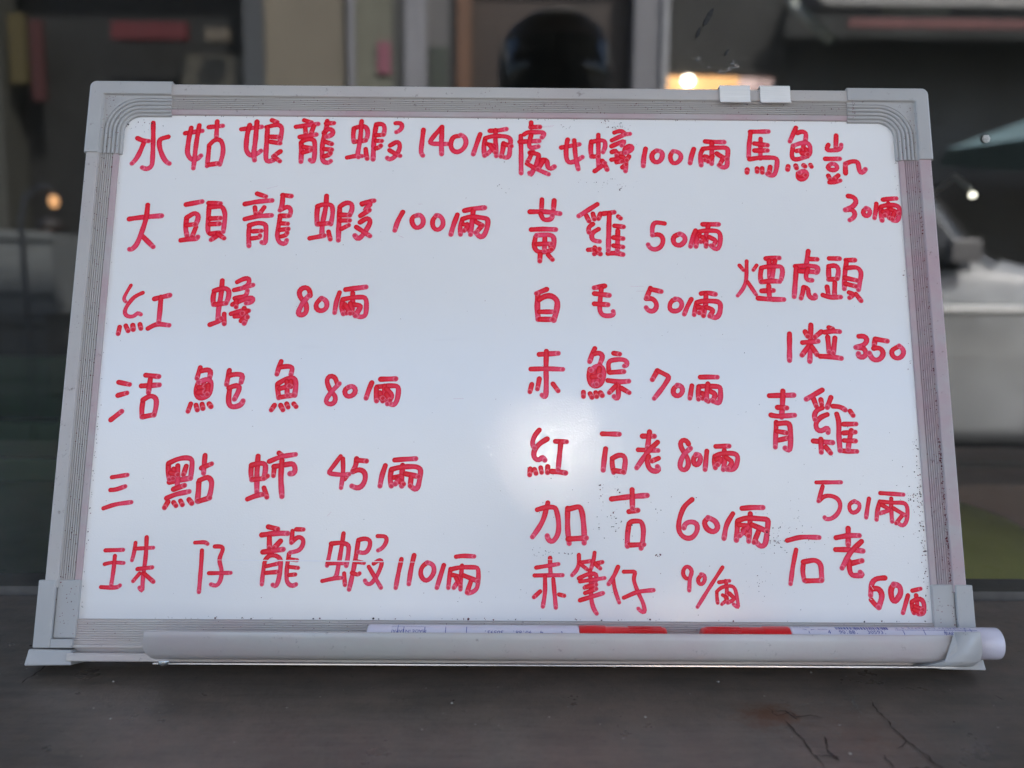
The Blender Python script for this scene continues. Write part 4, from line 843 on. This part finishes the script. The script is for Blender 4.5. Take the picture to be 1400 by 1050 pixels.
wall('wall_panel', 1060, 1900, -.86, 2.9, simple('dark_shop_front', (.05, .054, .056), .4, .5, 1.), -.3, -.6)
# ceiling strips under the shutter, the lamplight on them put in as emission
wall('ceiling_glow', 892, 1000, 1.70, 1.86, simple('orange_ceiling_glow', (.7, .4, .18), .5, .3, 3, emit=((1., .50, .17), 1.3)), .02, -.3)
wall('ceiling_glow', 1000, 1045, 1.74, 1.85, simple('pink_ceiling_glow', (.6, .45, .42), .5, .3, 3, emit=((1., .68, .58), .6)), .02, -.3)
m = MB(); m.lathe([(0, -.05), (.04, -.03), (.052, 0), (.04, .03), (0, .05)], 20); dl = m.build('down_light', simple('lit_lamp', (1, .9, .8), .4, emit=((1, .9, .72), 18)), bd); dl.location = (1.60, .13, 1.80 + .86)
# awning across the right of the front
aw = MB()
for k in range(40):
    x0, x1 = fx(1066 + k * 20), fx(1066 + (k + 1) * 20)
    aw.add([(x0, 0, 3.56), (x1, 0, 3.56), (x1, .95, 3.10), (x0, .95, 3.10)], [(0, 1, 2, 3)])
a_ = aw.build('awning', simple('grey_awning_cloth', (.16, .155, .145), .8, .3, 2), bd); a_.modifiers.new('t', 'SOLIDIFY').thickness = .02
wall('awning_edge', 1090, 1900, 2.055, 2.125, simple('red_awning_edge', (.13, .05, .048), .7, .2, 3), 1.0, .97)
wall('hanging_cloth', 1160, 1240, 2.3, 2.55, simple('pale_cloth', (.5, .48, .42)), .5, .45)
b_ = MB(); b_.tube([(fx(1050), .3, 3.3), (fx(1075), .3, 3.15), (fx(1105), .3, 2.97)], .05, 8); b_.build('roof_strut', simple('pale_strut', (.4, .42, .38)), bd)
# teal parasol tilted over the stall to the right, mirrored beside the board
ps = empty('parasol', 'faded teal parasol standing in the street, mirrored right of the board', 'parasol', (4.85, -6.5, -.86))
m = MB(); vs = [(0, 0, 2.5)]; n_ = 8
for k in range(n_):
    a = 2 * math.pi * k / n_; vs.append((1.55 * math.cos(a), 1.55 * math.sin(a), 1.92))
m.add(vs, [(0, 1 + k, 1 + (k + 1) % n_) for k in range(n_)]); c_ = m.build('canopy', simple('faded_teal_cloth', (.16, .24, .25), .7, .15, 2), ps); c_.modifiers.new('t', 'SOLIDIFY').thickness = .006
m = MB(); m.tube([(0, 0, 0), (0, 0, 2.5)], .025, 10); m.build('pole', simple('grey_pole', (.3, .3, .3), .4), ps)
m = MB(); m.lathe([(0, 0), (.22, 0), (.22, .05), (.05, .07), (.03, .2), (0, .2)], 24); m.build('base', simple('grey_base', (.2, .2, .2)), ps)

# crates on the pavement to the left
for i, (x, z, c_, lab) in enumerate(((-2.50, -.86, (.09, .10, .095), 'grey fish crate on the street, lowest of the mirrored stack'), (-2.53, -.465, (.11, .115, .11), 'grey fish crate in the middle of the mirrored stack'), (-2.49, -.07, (.14, .15, .15), 'pale grey fish crate on top of the mirrored stack'))):
    cr = empty('fish_crate', lab, 'crate', (x, -4.05, z), group='crates stacked across the pavement'); m = MB(); W_, D_, H_ = .36, .24, .39; q = .012
    m.box(-W_, W_, -D_, -D_ + q, 0, H_); m.box(-W_, W_, D_ - q, D_, 0, H_); m.box(-W_, -W_ + q, -D_ + q, D_ - q, 0, H_); m.box(W_ - q, W_, -D_ + q, D_ - q, 0, H_); m.box(-W_ + q, W_ - q, -D_ + q, D_ - q, 0, q)
    m.build('crate_body', simple('crate_plastic', c_, .5, .15), cr, bevel=.003)
    m = MB(); m.box(-W_ - .012, W_ + .012, D_ + .001, D_ + .014, H_ - .04, H_ - .002); m.box(-W_ - .012, W_ + .012, D_ + .001, D_ + .014, .1, .115); m.build('crate_rim', simple('crate_rim_plastic', c_, .5, .1), cr, bevel=.002)
sl = empty('street_lamp', 'small warm lamp on a curved arm, mirrored left of the board', 'lamp', (-2.02, -3.35, -.86))
m = MB(); m.tube([(.0, 0, 0), (0, 0, 1.2), (.03, 0, 1.31), (.10, 0, 1.35), (.14, 0, 1.33)], .012, 8); m.build('arm', simple('lamp_post', (.2, .2, .2), .4), sl)
m = MB(); m.lathe([(0, -.03), (.016, -.02), (.022, 0), (.015, .02), (0, .024)], 20); b_ = m.build('bulb', simple('warm_bulb', (1, .6, .3), .4, emit=((1, .5, .2), 1.5)), sl); b_.location = (.14, 0, 1.29)

# unseen canopy added to dim the board, with the lamp that glows on it
cp = empty('added_shade_canopy', 'flat canopy added out of frame over the counter to shade the board', 'canopy', (0, 0, 1.72))
m = MB(); m.box(-2.2, 2.2, -2.6, -.03, 0, .06); m.build('added_canopy_roof', simple('added_canopy_sheet', (.3, .3, .29), .7), cp)
for x in (-2.1, 2.1): m = MB(); m.box(x - .03, x + .03, -2.58, -2.52, -2.58, -.001); m.build('added_canopy_post', simple('added_canopy_post_paint', (.3, .3, .3), .5), cp)
hl = empty('hanging_lamp', 'round warm lamp hanging from the added canopy, its glow reflected on the board', 'lamp', LAMP_AT)
m = MB(); pr = [(0, -.026)] + [(.037 * math.sin(math.pi * k / 12), -.026 * math.cos(math.pi * k / 12)) for k in range(1, 12)] + [(0, .026)]; m.lathe(pr, 28)
m.build('bulb', simple('lamp_glass', (1, .95, .85), .4, emit=((1, .90, .74), LAMP_E)), hl)
m = MB(); m.tube([(0, 0, .034), (0, 0, 1.72 - LAMP_AT[2])], .004, 8); m.build('flex', simple('lamp_flex', (.03, .03, .03)), hl)

# ------------------------------------------------------------------ people, seen only mirrored in the pane
def person(label, loc, rotz, J, colors, hat=None, hair=(.015, .012, .01), group=None):
    """J: joints; one skinned surface for the whole body, hands with five fingers"""
    root = empty('person', label, 'person', loc, (0, 0, rotz), group)
    vs, es, rs, tags = [], [], [], []
    def v(p, r, t):
        vs.append(p); rs.append(r); tags.append(t); return len(vs) - 1
    def chain(a, items):
        for p, r, t in items:
            b_ = v(p, r, t); es.append((a, b_)); a = b_
        return a
    pel = v(J['pelvis'], (.15, .11), 'leg')
    ch = chain(pel, [(J['waist'], (.135, .10), 'top'), (J['chest'], (.165, .115), 'top')])
    nk = chain(ch, [(J['shoulder_mid'], (.12, .085), 'top'), (J['neck'], (.052, .052), 'skin'), (J['chin'], (.062, .07), 'skin'), (J['brow'], (.078, .092), 'skin'), (J['crown'], (.062, .07), 'skin')])
    for s_ in ('l', 'r'):
        chain(ch, [(J['sh_' + s_], (.062, .062), 'top'), (J['el_' + s_], (.044, .044), 'top'), (J['wr_' + s_], (.027, .024), 'skin')])
        hp = chain(pel, [(J['hip_' + s_], (.095, .10), 'leg'), (J['kn_' + s_], (.062, .062), 'leg'), (J['an_' + s_], (.038, .04), 'leg'), (J['toe_' + s_], (.035, .028), 'shoe')])
    me = bpy.data.meshes.new('body'); me.from_pydata(vs, es, []); o = bpy.data.objects.new('body', me); C.objects.link(o)
    o.modifiers.new('skin', 'SKIN'); sk = me.skin_vertices[0].data
    for i, r in enumerate(rs): sk[i].radius = r; sk[i].use_root = (i == 0)
    o.modifiers.new('sub', 'SUBSURF').render_levels = 2; o.modifiers['sub'].levels = 2
    dg = bpy.context.evaluated_depsgraph_get(); me2 = bpy.data.meshes.new_from_object(o.evaluated_get(dg)); bpy.data.objects.remove(o)
    o = bpy.data.objects.new('body', me2); C.objects.link(o); o.parent = root; me2.materials.clear()
    names = ['top', 'leg', 'skin', 'shoe']
    for k in names: me2.materials.append(simple('person_' + k, colors[k], .75, .12, 25))
    seg = [(Vector(vs[a]), Vector(vs[b_]), tags[b_]) for a, b_ in es]
    for p in me2.polygons:
        c_ = p.center; best = min(seg, key=lambda q: (c_ - (q[0] + (q[1] - q[0]) * min(1, max(0, (c_ - q[0]).dot(q[1] - q[0]) / max(1e-6, (q[1] - q[0]).length_squared))))).length)
        p.material_index = names.index(best[2]); p.use_smooth = True
    # hands: palm and five fingers as skinned chains
    for s_ in ('l', 'r'):
        wr = Vector(J['wr_' + s_]); d = (wr - Vector(J['el_' + s_])).normalized(); sd_ = Vector(J.get('side_' + s_, (0, 0, 1))); sd_ = (sd_ - d * sd_.dot(d)).normalized(); cu = d.cross(sd_).normalized() * (1 if s_ == 'l' else -1)
        hv, he, hr = [], [], []
        def hvx(p, r): hv.append(tuple(p)); hr.append(r); return len(hv) - 1
        w0 = hvx(wr, .024); pm = hvx(wr + d * .045, .026); he.append((w0, pm))
        for k, (off, ln) in enumerate(((.030, .85), (.011, 1.), (-.010, .95), (-.030, .78))):
            a = hvx(wr + d * .082 + sd_ * off, .0105); he.append((pm, a)); p = Vector(hv[a])
            for q, (l_, bend) in enumerate(((.036, .35), (.025, .9), (.02, 1.4))):
                p = p + (d * math.cos(bend) + cu * math.sin(bend)) * l_ * ln; b_ = hvx(p, .0088 - q * .0008); he.append((a, b_)); a = b_
        a = hvx(wr + d * .035 + sd_ * .034 + cu * .008, .012); he.append((pm, a)); p = Vector(hv[a])
        for q in range(2): p = p + (d * .7 + sd_ * .55 + cu * .35).normalized() * .03; b_ = hvx(p, .0105 - q * .0015); he.append((a, b_)); a = b_
        hm = bpy.data.meshes.new('hand'); hm.from_pydata(hv, he, []); ho = bpy.data.objects.new('hand', hm); C.objects.link(ho); ho.parent = root
        ho.modifiers.new('skin', 'SKIN')
        for i, r in enumerate(hr): hm.skin_vertices[0].data[i].radius = (r, r * (.62 if i < 2 else 1)); hm.skin_vertices[0].data[i].use_root = (i == 0)
        ho.modifiers.new('sub', 'SUBSURF').levels = 1; ho.modifiers['sub'].render_levels = 1; hm.materials.append(simple('hand_skin', colors['skin'], .6, .1, 30))
    # face and hair on the head
    br = Vector(J['brow']); ck = Vector(J['chin']); up = (Vector(J['crown']) - br).normalized(); fw = Vector((0, 1, 0)); fw = (fw - up * fw.dot(up)).normalized(); rt = fw.cross(up)
    def ball(name, c_, r3, mat, seg=20, rings=12, keep=None):
        b2 = MB(); vs_, fs_ = [], []
        for i in range(rings + 1):
            th = math.pi * i / rings
            for k in range(seg):
                ph = 2 * math.pi * k / seg; vs_.append(c_ + rt * (r3[0] * math.sin(th) * math.cos(ph)) + fw * (r3[1] * math.sin(th) * math.sin(ph)) + up * (r3[2] * math.cos(th)))
        for i in range(rings):
            for k in range(seg):
                f = (i * seg + k, i * seg + (k + 1) % seg, (i + 1) * seg + (k + 1) % seg, (i + 1) * seg + k)
                if keep is None or keep(sum((vs_[q] for q in f), Vector()) / 4 - c_): fs_.append(f)
        b2.add(vs_, fs_, 0, True); return b2.build(name, mat, root)
    hm_ = simple('black_hair', hair, .5, .3, 120)
    h_ = ball('hair', br + up * .012 - fw * .008, (.088, .104, .112), hm_, keep=lambda q: q.dot(up) > .03 or q.dot(fw) < -.005 and q.dot(up) > -.085); h_.modifiers.new('t', 'SOLIDIFY').thickness = .012
    em = simple('eye', (.02, .015, .012), .2)
    for s_ in (-1, 1):
        ball('eye', br + fw * .080 + rt * .031 * s_ - up * .012, (.013, .008, .006), em, 12, 8); ball('ear', br + rt * .082 * s_ - up * .02 - fw * .005, (.010, .02, .032), simple('ear_skin', colors['skin'], .6), 12, 8)
    ball('nose', br + fw * .092 - up * .04, (.013, .018, .024), simple('nose_skin', colors['skin'], .6), 12, 8)
    ball('mouth', ck + fw * .066 + up * .018, (.024, .008, .006), simple('lips', (.35, .12, .1), .5), 12, 8)
    if hat:
        m_ = MB(); pr_ = [(.118, -.13), (.128, -.125), (.142, -.06), (.148, 0), (.142, .055), (.122, .10), (.085, .132), (.04, .148), (0, .152)]
        m_.lathe(pr_, 36); c0 = br + up * .0; m_.v = [tuple(c0 + rt * a + fw * (b_ * 1.05 - .01) + up * z) for a, b_, z in m_.v]
        ho_ = m_.build('helmet', simple('dark_helmet_shell', hat, .6, .2, 60), root)
        m_ = MB(); m_.add([tuple(c0 + rt * (.150 * math.sin(q)) + fw * (.150 * math.cos(q) * 1.05 - .01) + up * z) for q in [(-1.1 + .2 * k) for k in range(12)] for z in (-.085, .045)], [(2 * k, 2 * k + 1, 2 * k + 3, 2 * k + 2) for k in range(11)], 0, True)
        v_ = m_.build('visor', simple('smoked_visor', (.02, .022, .025), .08), ho_); v_.modifiers.new('t', 'SOLIDIFY').thickness = .003
    return root
# the photographer, standing at the kerb with a phone held forward (body origin on the ground)
gz = -.86
J1 = dict(pelvis=(0, 0, .94), waist=(0, .01, 1.08), chest=(0, .02, 1.30), shoulder_mid=(0, .01, 1.45), neck=(0, .02, 1.53), chin=(0, .06, 1.58), brow=(0, .05, 1.665), crown=(0, .04, 1.72),
    sh_l=(-.165, .01, 1.43), el_l=(-.225, .08, 1.17), wr_l=(-.06, .33, 1.19), sh_r=(.165, .01, 1.43), el_r=(.20, .08, 1.17), wr_r=(.06, .33, 1.19),
    hip_l=(-.10, 0, .92), kn_l=(-.11, .03, .50), an_l=(-.12, -.02, .09), toe_l=(-.13, .14, .035), hip_r=(.10, 0, .92), kn_r=(.11, .03, .50), an_r=(.12, -.02, .09), toe_r=(.13, .14, .035))
J1 = {k_: tuple(c_ * .92 for c_ in v_) for k_, v_ in J1.items()}
person('standing person in a dark jacket and helmet holding a phone, mirrored above the board', (.12, -1.93, gz), 0, J1, dict(top=(.035, .030, .030), leg=(.03, .035, .05), skin=(.20, .11, .08), shoe=(.03, .03, .03)), hat=(.075, .05, .04))
ph = empty('phone', 'black phone held in both hands by the person mirrored above the board', 'phone', (.12, -1.545, gz + 1.12))
m = MB(); m.box(-.078, .078, -.0045, .0045, -.037, .037); m.build('housing', simple('black_phone', (.015, .015, .017), .25), ph, bevel=.003)
m = MB(); m.box(-.074, .074, -.0056, -.0046, -.034, .034); m.build('screen', simple('phone_screen', (.02, .02, .03), .1), ph)
m = MB(); m.box(-.072, -.048, .0046, .0062, .010, .034); m.build('lens', simple('phone_lens', (.01, .01, .01), .1), ph, bevel=.0006)
# a seated seller in a pink shirt across the pavement, left
J2 = dict(pelvis=(0, -.05, .52), waist=(0, -.04, .66), chest=(0, 0, .84), shoulder_mid=(0, .02, .96), neck=(0, .03, 1.03), chin=(0, .06, 1.09), brow=(0, .05, 1.175), crown=(0, .04, 1.23),
    sh_l=(-.18, .02, .94), el_l=(-.27, .12, .72), wr_l=(-.12, .30, .66), sh_r=(.18, .02, .94), el_r=(.27, .12, .72), wr_r=(.12, .30, .66),
    hip_l=(-.10, -.03, .50), kn_l=(-.14, .38, .50), an_l=(-.14, .40, .10), toe_l=(-.14, .56, .035), hip_r=(.10, -.03, .50), kn_r=(.14, .38, .50), an_r=(.14, .40, .10), toe_r=(.14, .56, .035))
person('seated person in a faded pink shirt, mirrored at the left of the board', (-2.66, -4.95, gz), 0, J2, dict(top=(.42, .20, .27), leg=(.05, .05, .08), skin=(.36, .19, .13), shoe=(.04, .04, .04)))
st = empty('stool', 'low dark stool under the seated person across the pavement', 'stool', (-2.66, -5.0, gz))
m = MB(); m.lathe([(0, .38), (.17, .38), (.18, .395), (.17, .41), (0, .41)], 28); m.build('seat', simple('stool_plastic', (.05, .08, .12), .5), st)
for a in range(4):
    m = MB(); t = math.pi / 4 + a * math.pi / 2; m.tube([(.13 * math.cos(t), .13 * math.sin(t), .38), (.18 * math.cos(t), .18 * math.sin(t), 0)], .014, 8); m.build('leg', simple('stool_leg', (.05, .08, .12), .5), st)

# silver grey van parked along the kerb, its side mirrored to the right of the board
vn = empty('parked_van', 'silver grey van parked along the kerb, its side mirrored right of the whiteboard', 'van', (1.10, -4.3, -.86))
vp = simple('silver_van_paint', (.27, .28, .285), .3, .3, 2.); nnp = bpy.data.materials['silver_van_paint'].node_tree.nodes['Principled BSDF']; nnp.inputs['Coat Weight'].default_value = .6
def zs(x):                       # outline of the top: roof, screen, bonnet, nose
    P_ = [(-1.55, 1.60), (-1.45, 1.80), (-1.2, 1.84), (.6, 1.84), (.86, 1.80), (.98, 1.70), (1.40, 1.16), (1.55, 1.09), (1.95, 1.01), (2.25, .93), (2.38, .80), (2.42, .55)]
    for (a, b_), (c_, d_) in zip(P_, P_[1:]):
        if a <= x <= c_: return b_ + (d_ - b_) * (x - a) / (c_ - a)
    return P_[0][1]
XS = [-1.55, -1.5, -1.4, -1.2, -.9, -.6, -.3, 0, .3, .6, .8, .95, 1.05, 1.12, 1.2, 1.3, 1.4, 1.5, 1.7, 1.9, 2.1, 2.25, 2.34, 2.42]
def ring(x):
    zt = zs(x); belt = min(1.0, zt - .03); q = max(0, zt - 1.0) * .22; e = .07 if x < -1.49 or x > 2.33 else 0
    side = [(-.03 - e, .10), (.0 - e, .2), (.012 - e, .62), (-.002 - e, .70), (.008 - e, .76), (-.012 - e, belt - .05), (-.035 - e, belt), (-.035 - q - e, max(belt + .01, zt - .06)), (-.10 - q - e, max(belt + .012, zt - .012)), (-.45, zt)]
    return [(x, y, z) for y, z in side] + [(x, -1.6 - y, z) for y, z in side[::-1]]
m = MB(); vs = []; rings = [ring(x) for x in XS]
for r_ in rings: vs += r_
n_ = len(rings[0]); m.add(vs, [(i * n_ + j, i * n_ + (j + 1) % n_, (i + 1) * n_ + (j + 1) % n_, (i + 1) * n_ + j) for i in range(len(XS) - 1) for j in range(n_)], 0, True)
m.add(rings[0], [tuple(range(n_))]); m.add(rings[-1], [tuple(range(n_))[::-1]])
bd2 = m.build('body', vp, vn)
gl2 = simple('van_window', (.025, .028, .03), .06, .1, 3)
def pane(name, pts, th=.006):
    V = [(x, -.030 - max(0, z - 1.0) * .22, z) for x, z in pts]; k = len(V); W2 = [(x, y - .02, z) for x, y, z in V]
    m_ = MB(); m_.add(V + W2, [tuple(range(k)), tuple(range(2 * k - 1, k - 1, -1))] + [(i, (i + 1) % k, k + (i + 1) % k, k + i) for i in range(k)]); return m_.build(name, gl2, vn)
pane('side_window', [(-1.3, 1.03), (-.35, 1.03), (-.35, 1.70), (-1.3, 1.70)]); pane('side_window', [(-.27, 1.03), (.52, 1.03), (.52, 1.70), (-.27, 1.70)])
pane('side_window', [(.62, 1.03), (1.36, 1.03), (1.34, 1.10), (.95, 1.62), (.86, 1.70), (.62, 1.70)])
m = MB(); m.tube([(.90, -.19, 1.73), (1.0, -.17, 1.64), (1.38, -.06, 1.14), (1.50, -.03, 1.07)], .012, 8); m.build('window_trim', simple('black_trim', (.015, .015, .015), .5), vn)
m = MB(); m.box(1.18, 1.34, .02, .10, 1.07, 1.19); m.box(1.25, 1.29, -.04, .03, 1.08, 1.10); m.build('door_mirror', simple('mirror_housing', (.12, .12, .125), .25), vn, bevel=.03)
m = MB(); m.box(-1.4, 2.3, .006, .022, .815, .842); m.build('side_moulding', simple('pale_moulding', (.8, .8, .78), .35), vn, bevel=.005)
m = MB(); m.box(.50, .508, .004, .013, .30, 1.0); m.build('door_gap', simple('gap', (.02, .02, .02)), vn)
m = MB(); m.box(.58, .72, .006, .035, .90, .925); m.build('door_handle', vp, vn, bevel=.006)
for x in (-.95, 2.02):
    for y in (-.10, -1.5):
        m = MB(); m.lathe([(.16, -.09), (.28, -.10), (.31, -.08), (.31, .08), (.28, .10), (.16, .09)], 36); m.v = [(a + x, c_ + y + .02, b_ + .31) for a, b_, c_ in m.v]; wh = m.build('wheel', simple('tyre', (.02, .02, .02), .8), vn)
        m = MB(); m.lathe([(0, .07), (.05, .085), (.15, .07), (.19, .088), (.19, .03), (0, .03)], 30); m.v = [(a + x, c_ + y + .02, b_ + .31) for a, b_, c_ in m.v]; m.build('rim', simple('rim_metal', (.5, .5, .5), .3, metal=.8), wh)
m = MB(); m.box(2.28, 2.40, -.30, -.04, .66, .80); m.build('headlight', simple('headlight_glass', (.6, .62, .64), .1), vn, bevel=.02)
